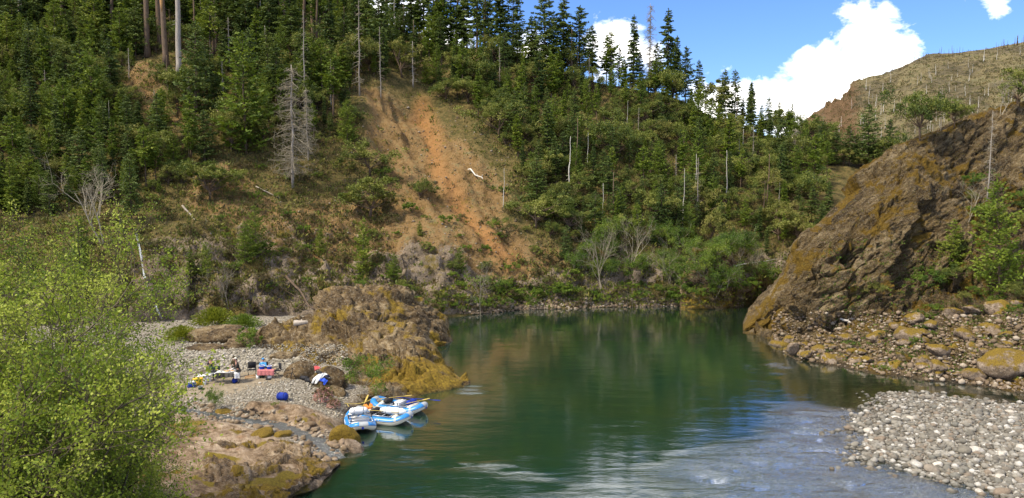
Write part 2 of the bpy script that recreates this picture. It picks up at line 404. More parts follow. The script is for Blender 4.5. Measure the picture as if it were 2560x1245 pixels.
# ---- far burnt mountain
mx = np.arange(1850, 3300, 7.)
m1 = curve([(1850, 520, 300), (3300, 480, 300)], mx)
m2 = curve([(1850, 480, 420), (2000, 400, 420), (2150, 330, 420), (2400, 260, 420), (2560, 240, 420), (3300, 220, 420)], mx)
m3 = curve([(1850, 430, 520), (1960, 350, 520), (2000, 326, 520), (2025, 296, 520), (2060, 278, 520), (2105, 247, 520), (2140, 208, 520), (2165, 200, 520), (2230, 182, 520), (2290, 150, 525), (2330, 137, 530), (2400, 133, 535), (2480, 122, 540), (2560, 105, 545), (3300, 90, 560)], mx)
m4 = shift(m3, 60, 0); m4[:, 2] = m3[:, 2]-12
m5 = shift(m3, 300, -5)
Gm, vm = sheet_grid([m1, m2, m3, m4, m5], [50, 90, 8, 5])
Vm = np.repeat(vm[:, None], len(mx), 1)
dm = fbm(Gm*.02, 4, 40)*5+ridge(np.stack([Gm[..., 0]*1.5+Gm[..., 2]*.4, Gm[..., 1]*.4, Gm[..., 2]*.3], -1)*.03, 4, 41)*4.5
crag = np.exp(-((np.stack(pix(Gm), -1)[..., 0]-2080)/75)**2)
_, _, plm, _ = cell(Gm*.09, 44)
dm = dm*(1-.85*np.exp(-((Vm-2)/.35)**2))+plm*7*crag
Gm = Gm+gnormal(Gm)*dm[..., None]
b = NB('burnt_mountain_scrub'); p = b.pos(); n1 = b.noise(p, .035, 7, .62); n2 = b.noise(p, .22, 7, .7); n3 = b.noise(b.map(p, (1, 1, .25)), .8, 5, .8)
c = b.ramp(b.math('ADD', b.math('MULTIPLY', n1, .55), b.math('MULTIPLY', n2, .45)), [(.34, (.10, .085, .05)), (.46, (.17, .14, .08)), (.54, (.27, .22, .11)), (.64, (.21, .20, .11))])
c = b.mix(b.ramp(n3, [(.55, 0), (.72, .75)]), c, (.40, .35, .26))
c = b.mix(b.ramp(n2, [(.36, .8), (.46, 0)]), c, (.05, .05, .025))
c = b.mix(b.ramp(b.math('ADD', b.math('MULTIPLY', b.attr('crag'), .8), n2), [(.8, 0), (1.1, .85)]), c, (.20, .12, .065))
M_mtn = b.done(b.bsdf(c, .95, b.bump(b.math('ADD', n2, n3), .9, 3), .05))
mtnme = gridmesh('mountain', Gm, [M_mtn], {'crag': crag})
tag(link('mountain', mtnme), kind='structure'); BV['mtn'] = bvh_of(mtnme)

# ---- right cliff and its bouldery bank
kx = np.concatenate([np.arange(1857, 1960, 2.5), np.arange(1960, 2640, 3.2), np.arange(2640, 3150, 7)])
k1 = curve([(1857, 833, None), (1900, 838, None), (1925, 850, None), (1945, 875, None), (1990, 900, None), (2100, 918, None), (2200, 938, None), (2320, 952, None), (2450, 968, None), (2560, 985, None), (2700, 1010, None), (3150, 1080, None)], kx)
k2 = curve([(1857, 831, 86.4), (1900, 832, 86), (1930, 836, 85.2), (2000, 838, 82.3), (2100, 818, 82), (2200, 800, 81), (2300, 770, 82), (2400, 735, 83), (2560, 690, 84), (3150, 600, 88)], kx)
k3 = curve([(1857, 829, 86.6), (1900, 790, 87), (1990, 700, 87), (2100, 610, 86.5), (2200, 560, 87), (2300, 530, 89), (2400, 500, 92), (2560, 470, 95), (3150, 400, 98)], kx)
k4 = curve([(1857, 826, 87), (1900, 762, 88.5), (1950, 690, 90), (1985, 615, 91), (2010, 585, 92), (2050, 552, 93), (2090, 515, 94.5), (2140, 470, 96), (2200, 415, 98), (2245, 378, 99), (2300, 350, 100), (2370, 322, 101), (2450, 295, 102.5), (2560, 262, 104), (3150, 120, 112)], kx)
k5 = shift(k4, 5, 0); k5[:, 2] = k4[:, 2]*.93
k6 = shift(k4, 34, -3)
Gk, vk = sheet_grid([shift(k1, -4, -2.5), k1, k2, k3, k4, k5, k6], [5, 40, 120, 120, 10, 16])
Vk = np.repeat(vk[:, None], len(kx), 1)
Nk = gnormal(Gk)
gpk = pix(Gk)
face = sst(Vk, 2.0, 2.25)
ca, sa = math.cos(R(38)), math.sin(R(38))
St = np.stack([(Gk[..., 0]*ca+Gk[..., 2]*sa)*.35, Gk[..., 1]*.8, (-Gk[..., 0]*sa+Gk[..., 2]*ca)*1.1], -1)
_, _, pl1, id1 = cell(St*.19+fbm(Gk*.16, 3, 51)[..., None]*.45, 50)
f1, f2, pl2, _ = cell(St*.7+fbm(Gk*.5, 2, 53)[..., None]*.4, 52)
crk = sst(f2-f1, 0, .10)
dk = ridge(St*2.2, 4, 62)*.22+pl1*2.6+(id1-.5)*2.4+pl2*.42*sst(fbm(Gk*.15, 2, 59), -.3, .3)+(crk-1)*.75*sst(fbm(Gk*.2, 2, 56), -.3, .2)+ridge(Gk*.55, 5, 54)*.55+fbm(Gk*1.4, 4, 55)*.45
_, _, pb, ib = cell(Gk*.75, 58)
dbk = pb*1.1+(ib-.45)*.55+fbm(Gk*1.6, 3, 57)*.2
vegk = sst(gpk[0], 2290, 2400)*(1-sst(gpk[1], 640, 760))
d_ = np.where(Vk > 2.1, dk, dbk)*(sst(Vk, 1.0, 1.3)*.9+.1)*(1-.7*sst(Vk, 4.0, 4.4))
edge = sst(gpk[0], 1857, 1885)
Gk = Gk+Nk*(d_*edge*(1-.45*np.exp(-((Vk-4)/.30)**2)*(1-.6*sst(gpk[0], 2250, 2400))))[..., None]
mossk = fbm(Gk*.35, 4, 60)*1.6+fbm(Gk*1.6, 3, 61)*.8+.05+.9*np.exp(-((Vk-4)/.10)**2)+.5*(1-sst(Gk[..., 2], .8, 4))*face
cliffme = gridmesh('cliff', Gk, [M_cliff], {'moss': mossk})
tag(link('cliff', cliffme), kind='structure'); BV['cliff'] = bvh_of(cliffme)

# ---- low ground: left bank, cobble bar and the river bed in one sheet
def w(pts, z=0.): a = np.array(pts, float); return [tuple(q[:2]) for q in PZ(a[:, 0], a[:, 1], z)]
LEFT = w([(1040, 800), (1040, 850), (1010, 885), (1060, 940), (1020, 975), (960, 990), (920, 1005), (880, 1025), (850, 1045), (845, 1075), (900, 1112), (885, 1130), (832, 1138), (838, 1165), (822, 1190), (790, 1215), (735, 1245), (690, 1300), (600, 1390), (560, 1500), (500, 1700), (480, 2100)])+[(-12, 8), (-90, 8), (-90, 98), (-30, 98)]
BAR = w([(2195, 985), (2240, 980), (2320, 983), (2450, 1003), (2560, 1010), (2700, 1030), (3200, 1100)])+[(75, 20), (30, 20)]+w([(2620, 1330), (2520, 1245), (2420, 1208), (2310, 1190), (2240, 1155), (2165, 1150), (2150, 1120), (2185, 1095), (2135, 1075), (2140, 1045), (2185, 1025)])
gx = np.arange(-92, 92, .33); gy = np.arange(6, 118, .33)
X, Yg = np.meshgrid(gx, gy)
PX3 = np.stack([X, Yg, X*0], -1)
wob = fbm(PX3*.35, 3, 70)*.7+fbm(PX3*1.3, 3, 71)*.3
sL = sdist(X, Yg, LEFT)+wob*.8; sB = sdist(X, Yg, BAR)+wob*.6
def prof(s, xs, zs): return np.interp(s, xs, zs)
ZL = prof(sL, [-9, -3, -.8, 0, .5, 2, 6, 20, 40], [-3.4, -2.4, -.8, 0, .28, .55, .9, 1.5, 3.5])
ZB = prof(sB, [-24, -14, -8, -3, 0, 2, 6, 20], [-3.2, -1.5, -.75, -.38, 0, .14, .42, .9])
Zg = np.maximum(ZL, ZB)
# riffle shallows below the bar
pg = pix(np.stack([X, Yg, X*0], -1))
RIF = w([(1900, 1018), (2150, 1020), (2230, 1150), (2560, 1250), (2700, 1500), (1500, 1700), (1560, 1320), (1740, 1200), (1820, 1100)])
sR = sdist(X, Yg, RIF)+fbm(PX3*.22, 3, 73)*5
rif = sst(sR, -2.0, 3.0)
Zg = np.maximum(Zg, -3.4+rif*2.1*(Yg < 62)+0*X)
Zg = np.maximum(Zg, prof(-Yg, [-118, -104, -100], [-3.4, -3.4, -3.4]))
# ramp up at the camera's own bank and behind the alders
ramp = sst(-(X+13.5)-.0*Yg, 0, 14)*(1-sst(Yg, 36, 50))
Zg = np.where(sL > 0, Zg+ramp*2.8, Zg)
# rock shelf bottom left, with ledges
SH = w([(330, 1090), (430, 1055), (600, 1085), (740, 1120), (820, 1140), (840, 1175), (800, 1210), (735, 1250), (650, 1330), (450, 1400), (250, 1245)], .4)
sS = sdist(X, Yg, SH)
shelf = sst(sS, -.5, 1.2)
_, _, ps, ids = cell(np.stack([X*.5+Yg*.25, Yg*.55-X*.2, X*0], -1), 80)
_, _, ps2, id2 = cell(np.stack([X*1.3+Yg*.5, Yg*1.5-X*.4, X*0+3], -1), 83)
Zg = Zg+shelf*(.10+ps*.12+(ids-.4)*.15+ps2*.10+fbm(PX3*1.1, 3, 82)*.22+ridge(PX3*2.2, 3, 84)*.10)*sst(sL, 0, 1.2)
# rock rib between camp gravel and the rafts
RIB = w([(600, 1030), (700, 1022), (800, 1030), (850, 1046), (850, 1070), (800, 1082), (720, 1068), (610, 1052)], .6)
rib = sst(sdist(X, Yg, RIB), -.6, .8)
Zg = Zg+rib*(.30+ps2*.4+fbm(PX3*1.6, 2, 86)*.2)*sst(sL, -.3, .8)
# stream channel
STR = w([(440, 1043), (520, 1052), (600, 1066), (680, 1073), (760, 1088), (800, 1108), (828, 1130), (850, 1142)], .35)
dS = sdist(X, Yg, STR, False)
chan = np.exp(-(dS/.95)**2)
Zg = Zg-chan*(.25+.55*shelf+.3*rib)*sst(sL, -1, 1)
# camp mound
def gs(px, py, z, rx, ry, h):
    c = PZ(px, py, z); return h*np.exp(-((X-c[0])/rx)**2-((Yg-c[1])/ry)**2)
Zg = Zg+gs(700, 965, .9, 4.5, 5.5, .55)*(sL > -1)+gs(600, 905, .9, 6, 5, .35)
Zg = Zg+(fbm(PX3*.8, 3, 88)*.07+fbm(PX3*2.4, 2, 89)*.05)*(Zg > -.3)
gravel = np.maximum(sst(-shelf*3+1, 0, 1)*(1-rib)*sst(sL, -.5, 1), sst(sB, -3, -1))
sand = gs(640, 960, .9, 3.5, 2.0, 1)+gs(500, 985, .9, 4, 3.2, 1)
bar = sst(sB, -6, 0)
mossg = (shelf+rib)*(fbm(PX3*.6, 4, 90)*1.1+fbm(PX3*2.2, 3, 91)*.5)*1.2
grd = np.stack([X, Yg, Zg], -1)
b = NB('bank_and_bed_ground'); p = b.pos()
n1 = b.noise(p, .5, 7, .6); n2 = b.noise(p, 2.4, 5, .7); n3 = b.noise(p, 9, 6, .7)
pebf = b.vor(p, 7, 'F1', 'Color'); pebd = b.vor(p, 7, 'F1', 'Distance')
peb = b.ramp(b.sep(pebf, 0), [(.0, (.17, .15, .11)), (.35, (.29, .255, .20)), (.65, (.38, .34, .28)), (.9, (.50, .46, .39)), (1, (.23, .17, .12))])
peb = b.mix(b.ramp(pebd, [(.3, 0), (.6, .8)]), peb, (.12, .10, .07))
sandc = b.ramp(n2, [(.3, (.20, .16, .105)), (.7, (.32, .265, .185))])
gr = b.mix(b.ramp(b.math('ADD', b.attr('sand'), b.math('SUBTRACT', n2, .5)), [(.35, 0), (.6, 1)]), peb, sandc)
rc = b.ramp(b.math('ADD', b.math('MULTIPLY', n1, .4), b.math('MULTIPLY', n2, .6)), [(.36, (.07, .045, .026)), (.45, (.16, .108, .062)), (.53, (.27, .195, .125)), (.63, (.42, .33, .23))])
rc = b.mix(b.ramp(b.noise(p, .9, 4), [(.58, 0), (.72, .4)]), rc, (.28, .14, .07))
rc = b.mix(b.ramp(n3, [(.32, .6), (.44, 0)]), rc, (.06, .045, .03))
c = b.mix(b.attr('gravel'), rc, gr)
mk = b.ramp(b.math('ADD', b.math('MULTIPLY', b.attr('moss'), .75), b.math('MULTIPLY', n2, .8)), [(.62, 0), (.74, 1)])
c = b.mix(mk, c, b.ramp(n3, [(.3, (.09, .065, .012)), (.6, (.20, .145, .02)), (.8, (.27, .21, .03))]))
z = b.sep(p, 2)
bedc = b.ramp(b.sep(b.vor(p, 2.2, 'F1', 'Color'), 0), [(0, (.06, .055, .03)), (.5, (.13, .115, .06)), (.85, (.22, .20, .11)), (1, (.42, .38, .24))])
c = b.mix(b.ramp(z, [(-.02, 1), (.02, 0)]), c, bedc) if False else b.mix(b.ramp(b.math('MULTIPLY', z, -1), [(0.0, 0), (.12, 1)]), c, bedc)
wet = b.ramp(b.math('ADD', z, b.math('MULTIPLY', n2, .25)), [(.14, 1), (.38, 0)])
c = b.mix(b.math('MULTIPLY', wet, .5), c, (.04, .032, .02))
M_ground = b.done(b.bsdf(c, .9, b.bump(b.math('ADD', n2, b.math('MULTIPLY', n3, .5)), 1, .16), .2))
gme = gridmesh('ground', grd, [M_ground], {'gravel': gravel, 'sand': sand, 'moss': mossg, 'bar': bar})
tag(link('ground', gme), kind='structure'); BV['ground'] = bvh_of(gme)
mb = MB(); mb.add([(-5000, -3000, -4.2), (5000, -3000, -4.2), (5000, 6000, -4.2), (-5000, 6000, -4.2)], [(0, 1, 2, 3)])
tag(mb.build('terrain', M_hill), kind='structure')

# ---- mid-river rock outcrops (left of the pool)
def outcrop(name, px0, px1, step, curves, rows, seed, amp=1., sd=1, rough2=.0):
    ox = np.arange(px0, px1+step, step)
    g, v = sheet_grid([curve(c, ox) if not isinstance(c, tuple) else c[0](ox) for c in curves], rows)
    Vv = np.repeat(v[:, None], len(ox), 1)
    n = gnormal(g)
    a_ = R(-33); c_, s_ = math.cos(a_), math.sin(a_)
    st = np.stack([(g[..., 0]*c_+g[..., 2]*s_)*.5, g[..., 1]*.8, (-g[..., 0]*s_+g[..., 2]*c_)*1.1], -1)
    _, _, a1, i1 = cell(st*.40+fbm(g*.3, 2, seed)[..., None]*.3, seed+1)
    q1, q2, a2, i2 = cell(st*1.2, seed+5)
    d = a1*1.25+(i1-.5)*.8+a2*.5+ridge(st*.8, 3, seed+9)*.16-.22*(1-sst(q2-q1, 0, .2))+fbm(g*2.0, 4, seed+12)*.15+rough2*ridge(g*3.5, 3, seed+14)*.6
    e = np.minimum(sst(g[..., 0]*0+ox[None, :], px0, px0+40), 1-sst(ox[None, :]+g[..., 0]*0, px1-35, px1))*((1-.68*sst(ox[None, :]+g[..., 0]*0, px1-170, px1-50)) if seed == 100 else 1)
    g = g+n*(d*amp*e*sst(Vv, .0, .3))[..., None]
    mo = fbm(g*.5, 3, seed+20)*1.1+.6*sst(n[..., 2], .3, .9)-.35+.75*(1-sst(g[..., 2], .8, 2.6))*sst(pix(g)[0], 930, 1040)
    me = gridmesh(name, g, [M_outcrop], {'moss': mo})
    BV[name] = bvh_of(me)
    return tag(link('rock_outcrop', me), kind='structure')
B0 = [(630, 900, 71), (700, 945, 66.5), (780, 962, 64), (850, 1003, 61.5), (930, 1016, 58.5), (1000, 1014, 58.7), (1060, 1004, 59.8), (1120, 993, 61), (1160, 982, 62.2), (1186, 968, 63.8)]
outcrop('outcrop_front', 630, 1186, 3.2, [
    [(p_, q_+14, y_-1) for p_, q_, y_ in B0], B0,
    [(630, 897, 71.3), (700, 890, 70), (780, 880, 68), (850, 905, 65), (930, 930, 62.5), (1000, 935, 62), (1060, 940, 62), (1120, 955, 62.6), (1160, 962, 63.4), (1186, 967, 64.1)],
    [(630, 890, 72), (655, 825, 73), (720, 803, 74), (800, 798, 73), (860, 793, 72), (930, 808, 70.5), (1000, 832, 69), (1060, 862, 67.5), (1120, 912, 65.8), (1160, 948, 64.8), (1186, 965, 64.4)],
    [(630, 893, 73), (655, 832, 75), (720, 808, 77), (800, 803, 77), (860, 802, 76), (930, 822, 75), (1000, 848, 73.5), (1060, 885, 71), (1120, 932, 68), (1160, 958, 66), (1186, 966, 64.9)],
    [(630, 905, 75), (655, 905, 78), (720, 900, 80), (860, 920, 78), (1000, 925, 76), (1060, 930, 73), (1120, 955, 68.5), (1163, 975, 65.4)]], [3, 40, 46, 10, 8], 100, 1.0)
outcrop('outcrop_rear', 770, 1134, 3.2, [
    [(770, 835, 77), (850, 870, 74), (950, 905, 72), (1050, 910, 74), (1100, 890, 77), (1134, 862, 80.5)],
    [(770, 828, 77.4), (850, 850, 75.5), (950, 870, 74.5), (1050, 870, 77), (1100, 868, 78.8), (1134, 860, 80.7)],
    [(770, 822, 78), (850, 790, 77), (950, 800, 77), (1050, 800, 79), (1100, 830, 80), (1134, 857, 81)],
    [(770, 815, 79), (810, 745, 80), (850, 722, 81), (950, 718, 82), (1010, 730, 83), (1060, 757, 83), (1100, 795, 82.5), (1134, 854, 81.5)],
    [(770, 820, 80), (810, 755, 82), (850, 735, 84), (950, 733, 86), (1050, 765, 87), (1100, 805, 86), (1134, 860, 82.5)],
    [(770, 835, 82), (810, 835, 86), (850, 835, 90), (950, 835, 92), (1050, 835, 91), (1100, 835, 88), (1134, 865, 83.5)]], [3, 30, 40, 10, 8], 140, .9)
FR = [(180, 1330), (400, 1320), (600, 1310), (680, 1285), (735, 1246), (790, 1214), (822, 1188), (850, 1160)]
BK = [(180, 1090), (400, 1068), (520, 1078), (600, 1090), (680, 1098), (740, 1112), (800, 1130), (850, 1152)]
def shf(f, z0):
    def g(ox):
        a = np.interp(ox, *np.array(FR).T); c_ = np.interp(ox, *np.array(BK).T); e = np.interp(ox, [180, 760, 850], [1, 1, .12]); return PZ(ox, a+(c_-a)*f, z0*e if z0 > 0 else z0)
    return (g,)
shelf_o = outcrop('rock_shelf', 180, 850, 2.6, [shf(-.04, -.8), shf(0, -.05), shf(.12, .6), shf(.45, 1.0), shf(.8, .95), shf(.97, .45), shf(1.03, -.3)], [4, 16, 36, 34, 18, 5], 230, .62, rough2=.30)
shelf_o.data.materials[0] = M_shelf; shelf_o.name = 'rock_shelf'
# rock point on the far bank beside the cliff
outcrop('outcrop_point', 1700, 1850, 3.2, [
    [(1700, 772, 102), (1760, 775, 101.5), (1810, 774, 102), (1850, 770, 104)],
    [(1700, 768, 102.3), (1760, 762, 101.9), (1810, 758, 102.3), (1850, 767, 104.2)],
    [(1700, 720, 103.5), (1760, 690, 103), (1810, 680, 103), (1850, 740, 104.8)],
    [(1700, 690, 106), (1740, 645, 106), (1790, 628, 106), (1825, 632, 106), (1842, 655, 105.8), (1850, 740, 105.5)],
    [(1700, 690, 112), (1740, 650, 113), (1790, 640, 113), (1830, 650, 112), (1850, 745, 107)],
    [(1700, 780, 118), (1850, 780, 118)]], [3, 24, 24, 8, 5], 170, .8)

# ---- waters
wx = np.concatenate([np.arange(-60, -16, .8), np.arange(-16, 36, .22), np.arange(36, 110, .8)]); wy = np.concatenate([np.arange(8, 36, .8), np.arange(36, 66, .17), np.arange(66, 110, .4), np.arange(110, 175, 1.)])
WX, WY = np.meshgrid(wx, wy)
def bil(A, x, y):
    fx = np.clip((x-gx[0])/.33, 0, len(gx)-1.001); fy = np.clip((y-gy[0])/.33, 0, len(gy)-1.001)
    i, j = fx.astype(int), fy.astype(int); a, c_ = fx-i, fy-j
    return (A[j, i]*(1-a)+A[j, i+1]*a)*(1-c_)+(A[j+1, i]*(1-a)+A[j+1, i+1]*a)*c_
dep = -bil(Zg, WX, WY)
# shallow margin under the right bank
kk = [tuple(q[:2]) for q in k1[::6]]
dR = sdist(WX, WY, kk, False)
dep = np.minimum(dep, .25+dR*.22)
dep = np.where(WX < -1e3, 0, dep)
wr = bil(rif, WX, WY)*(WY < 66)
rip2 = np.exp(-((WX-PZ(1930, 915, 0)[0])/2.2)**2-((WY-PZ(1930, 915, 0)[1])/2.2)**2)
tip = PZ(1175, 975, 0); rip3 = np.exp(-((WX-tip[0])/1.3)**2-((WY-tip[1])/1.6)**2)*1.0
lw = w([(900, 1130), (1000, 1140), (1150, 1150), (1300, 1185), (1450, 1240), (1500, 1330)])
rip4 = np.exp(-(sdist(WX, WY, lw, False)/1.3)**2)*.26
b = NB('river_water'); p = b.pos(); ps_ = b.map(p, (1, 1.9, 1), (0, 0, R(14)))
rf = b.attr('riffle')
w1 = b.noise(b.map(p, (.22, .85, 1), (0, 0, R(-10))), 1.0, 5, .55, .8)
w2 = b.noise(ps_, 3.2, 4, .6, .9)
w3 = b.noise(ps_, .30, 3, .5)
calm = b.bump(b.math('ADD', b.math('MULTIPLY', w3, .6), b.math('ADD', b.math('MULTIPLY', w1, .30), b.math('MULTIPLY', w2, .07))), .30, .16)
nr = b.bump(b.math('ADD', b.math('MULTIPLY', w1, 1.0), b.math('MULTIPLY', w2, .30)), b.math('MULTIPLY', rf, .45, None, True), .40, calm)
deepc = b.mix(b.ramp(b.noise(p, .10, 4, .6), [(.35, 0), (.65, 1)]), (.005, .027, .016), (.011, .029, .011))
dif = b.bsdf(deepc, .5, None, 0.)
tr = b.n('ShaderNodeBsdfTransparent'); tr.inputs[0].default_value = (.55, .62, .40, 1)
m = b.n('ShaderNodeMixShader'); b.put(m.inputs[0], b.ramp(b.math('MULTIPLY', b.attr('depth'), .5), [(.03, .12), (.3, .72), (.6, 1)])); b.t.links.new(tr.outputs[0], m.inputs[1]); b.t.links.new(dif, m.inputs[2])
gl = b.n('ShaderNodeBsdfGlossy'); gl.inputs['Roughness'].default_value = .03; b.put(gl.inputs['Normal'], nr); gl.inputs[0].default_value = (.95, .97, 1, 1)
fr = b.n('ShaderNodeFresnel'); fr.inputs[0].default_value = 1.42; b.put(fr.inputs[1], nr)
m2 = b.n('ShaderNodeMixShader'); b.put(m2.inputs[0], b.math('ADD', b.math('MULTIPLY', fr.outputs[0], 1.9), b.math('MULTIPLY', rf, .20), None, True)); b.t.links.new(m.outputs[0], m2.inputs[1]); b.t.links.new(gl.outputs[0], m2.inputs[2])
foamf = b.math('MULTIPLY', b.ramp(b.noise(b.map(p, (1, 2.6, 1)), 2.4, 5, .7), [(.70, 0), (.76, 1)]), b.math('MULTIPLY', b.attr('foam'), 1.4, None, True))
m3_ = b.n('ShaderNodeMixShader'); b.put(m3_.inputs[0], foamf); b.t.links.new(m2.outputs[0], m3_.inputs[1]); b.t.links.new(b.bsdf((.75, .78, .78), .6), m3_.inputs[2])
M_water = b.done(m3_.outputs[0])
W3 = np.stack([WX, WY, WX*0], -1)
patch = sst(fbm(W3*[.5, 1.1, 1], 3, 95), -.15, .35)
chopm = np.clip(wr+rip2*.5*patch+rip3*.7+rip4*patch, 0, 1)
wz = (fbm(W3*[.20, .62, 1]+fbm(W3*.3, 2, 99)[..., None]*.5, 3, 96)*.24+fbm(W3*[.9, 1.9, 1], 3, 97)*.085*np.clip(wr*1.2-.15, 0, 1)+fbm(W3*[2.2, 3.6, 1], 2, 98)*.022)*chopm*sst(dep, .02, .3)*(sst(WY, 30, 37))*(1-sst(WY, 64, 70)*.7)
WG = np.stack([WX, WY, wz], -1)
tag(link('river', gridmesh('river', WG, [M_water], {'depth': dep, 'riffle': chopm, 'foam': np.clip(wr+rip3*.5, 0, 1)})), kind='structure')
# stream
def ribbon(pts, wd, nseg=60, lift=.0):
    pts = np.array(pts, float); t = np.linspace(0, len(pts)-1, nseg)
    c_ = np.stack([np.interp(t, range(len(pts)), pts[:, k]) for k in range(3)], -1)
    for _ in range(3): c_[1:-1] = (c_[:-2]+c_[2:]+c_[1:-1]*2)/4
    tg = np.gradient(c_, axis=0); s = np.stack([-tg[:, 1], tg[:, 0], tg[:, 0]*0], -1); s /= np.linalg.norm(s, axis=1, keepdims=True)+1e-9
    wv = np.broadcast_to(wd, (nseg,)) if np.isscalar(wd) else np.interp(t, range(len(pts)), wd)
    return np.stack([c_+s*wv[:, None]*k for k in np.linspace(-1, 1, 9)], 0)
b = NB('stream_water'); p = b.pos(); w2 = b.noise(b.map(p, (1, 1.6, 1)), 3.5, 4, .6, .8)
nr = b.bump(w2, .8, .25)
gl = b.n('ShaderNodeBsdfGlossy'); gl.inputs['Roughness'].default_value = .1; b.put(gl.inputs['Normal'], nr)
m = b.n('ShaderNodeMixShader'); m.inputs[0].default_value = .14; b.t.links.new(b.bsdf((.028, .032, .028), .5), m.inputs[1]); b.t.links.new(gl.outputs[0], m.inputs[2])
fo = b.ramp(b.noise(p, 3, 6, .75), [(.56, 0), (.66, .7)])
m2 = b.n('ShaderNodeMixShader'); b.put(m2.inputs[0], fo); b.t.links.new(m.outputs[0], m2.inputs[1]); b.t.links.new(b.bsdf((.42, .42, .38), .7), m2.inputs[2])
M_stream = b.done(m2.outputs[0])
stp = []
for (x_, y_) in STR:
    stp.append((x_, y_, float(bil(Zg, np.array(x_), np.array(y_)))+.09))
for i_ in range(1, len(stp)): stp[i_] = (stp[i_][0], stp[i_][1], max(-.05, min(stp[i_][2], stp[i_-1][2])))
tag(link('stream', gridmesh('stream', ribbon(stp, [.8, .7, .6, .65, .8, .8, .7, .7], 90), [M_stream])), kind='structure')
# ------------------------------------------------------------------ plant prototypes (mesh data shared by every copy)
def unit(v): v = np.asarray(v, float); return v/(np.linalg.norm(v, axis=-1, keepdims=True)+1e-9)
def conifer(seed, H=10., rad=1.9, bare=.12, nwh=34, droop=.25, dens=1., thin=1., asym=.25, top=.5):
    r = np.random.RandomState(seed); tr = MB(); cr = MB(); cr2 = MB()
    z = np.linspace(0, H, 12); wob = np.cumsum(r.normal(size=(12, 2))*.03*H/10, axis=0); wob -= wob[0]
    tp = np.column_stack([wob, z]); tr.tube(tp, .12*H/10*(1-z/H)**.8+.012, 7, .5)
    C = []; Dd = []; Sz = []; T = []
    for k in range(nwh):
        f = bare+(1-bare)*(k+.5*r.rand())/nwh; zz = f*H
        if zz > H*.995: continue
        L0 = rad*(1-((f-bare)/(1-bare))**1.25)**top*min(1, .55+(f-bare)*4)
        nb = r.randint(4, 7)
        for j in range(nb):
            if r.rand() > thin: continue
            az = r.rand()*2*math.pi; L = L0*(1+asym*r.normal()*.6)*r.uniform(.65, 1.12)+.08
            L = max(L, .1); dz = (.35-.9*droop*(1-f))*1.0
            n = 6; s = np.linspace(0, 1, n)
            bp = np.column_stack([np.cos(az)*L*s, np.sin(az)*L*s, L*(dz*s-droop*1.1*s**2+.18*s**3)])+[np.interp(zz, z, tp[:, 0]), np.interp(zz, z, tp[:, 1]), zz]
            tr.tube(bp[::2], [.02*H/10*(L/rad+.3), .012, .004], 3, .3, cap=False)
            m = int(max(7, 30*L/rad*dens))
            t = r.rand(m)**.7; pos = np.stack([np.interp(t, s, bp[:, q]) for q in range(3)], -1)
            out = unit(bp[-1]-bp[0]); side = np.array([-out[1], out[0], 0])
            sw = r.normal(size=m)*.22*L*(1.15-t*.75)
            pos = pos+side*sw[:, None]+np.array([0, 0, -1])*np.abs(sw)[:, None]*.25+r.normal(size=(m, 3))*.03
            C.append(pos); Dd.append(out*.8+side*np.sign(sw)[:, None]*.8+np.array([0, 0, -.25])+r.normal(size=(m, 3))*.35)
            Sz.append(r.uniform(.24, .50, m)*H/10*(.7+.4*L/rad)); T.append(np.clip(np.full(m, r.uniform(.1, .75))+t*.18+r.normal(size=m)*.08, 0, 1))
    C = np.concatenate(C); cards(cr, C, np.concatenate(Dd), np.concatenate(Sz), np.concatenate(T), .42, seed)
    tipn = 30; cards(cr, np.column_stack([r.normal(size=tipn)*.04*H/10+tp[-1, 0], r.normal(size=tipn)*.04*H/10+tp[-1, 1], r.uniform(.94, 1.02, tipn)*H]), r.normal(size=(tipn, 3))+[0, 0, 2], .25*H/10, .6, .4, seed+1)
    return tr, cr
def branchy(seed, H, spread, levels=3, nmain=5, base=.1, up=.55, rtrunk=.12, lean=0, segw=.18, kids=4, sides=4, fall=.62):
    """recursive limbs; returns the wood and the twig end points"""
    r = np.random.RandomState(seed); mb = MB(); tips = []
    def grow(p, d, L, rad, lv):
        n = 5; pts = [p]; dd = d.copy()
        for _ in range(n):
            dd = unit(dd+r.normal(size=3)*segw+np.array([0, 0, .06*up])); pts.append(pts[-1]+dd*L/n)
        pts = np.array(pts); mb.tube(pts, np.linspace(rad, rad*.45, n+1), max(3, sides-(levels-lv > 1)), .5, cap=False)
        if lv == 0: tips.append((pts[2:], dd)); return
        for _ in range(kids+r.randint(-1, 2)):
            t = r.uniform(.3, 1); i = min(n-1, int(t*n)); q = pts[i]+(pts[i+1]-pts[i])*(t*n-i)
            az = unit(np.cross(dd, r.normal(size=3))); nd = unit(dd*.65+az*spread+np.array([0, 0, up*.35]))
            grow(q, nd, L*fall*r.uniform(.7, 1.15), rad*.5, lv-1)
        tips.append((pts[3:], dd))
    for k in range(nmain):
        a = r.rand()*6.28; grow(np.array([r.normal()*base, r.normal()*base, -.2]), unit([math.cos(a)*(.35*spread)+lean, math.sin(a)*.35*spread, 1]), H*.62*r.uniform(.7, 1), rtrunk*r.uniform(.6, 1), levels)
    return mb, tips
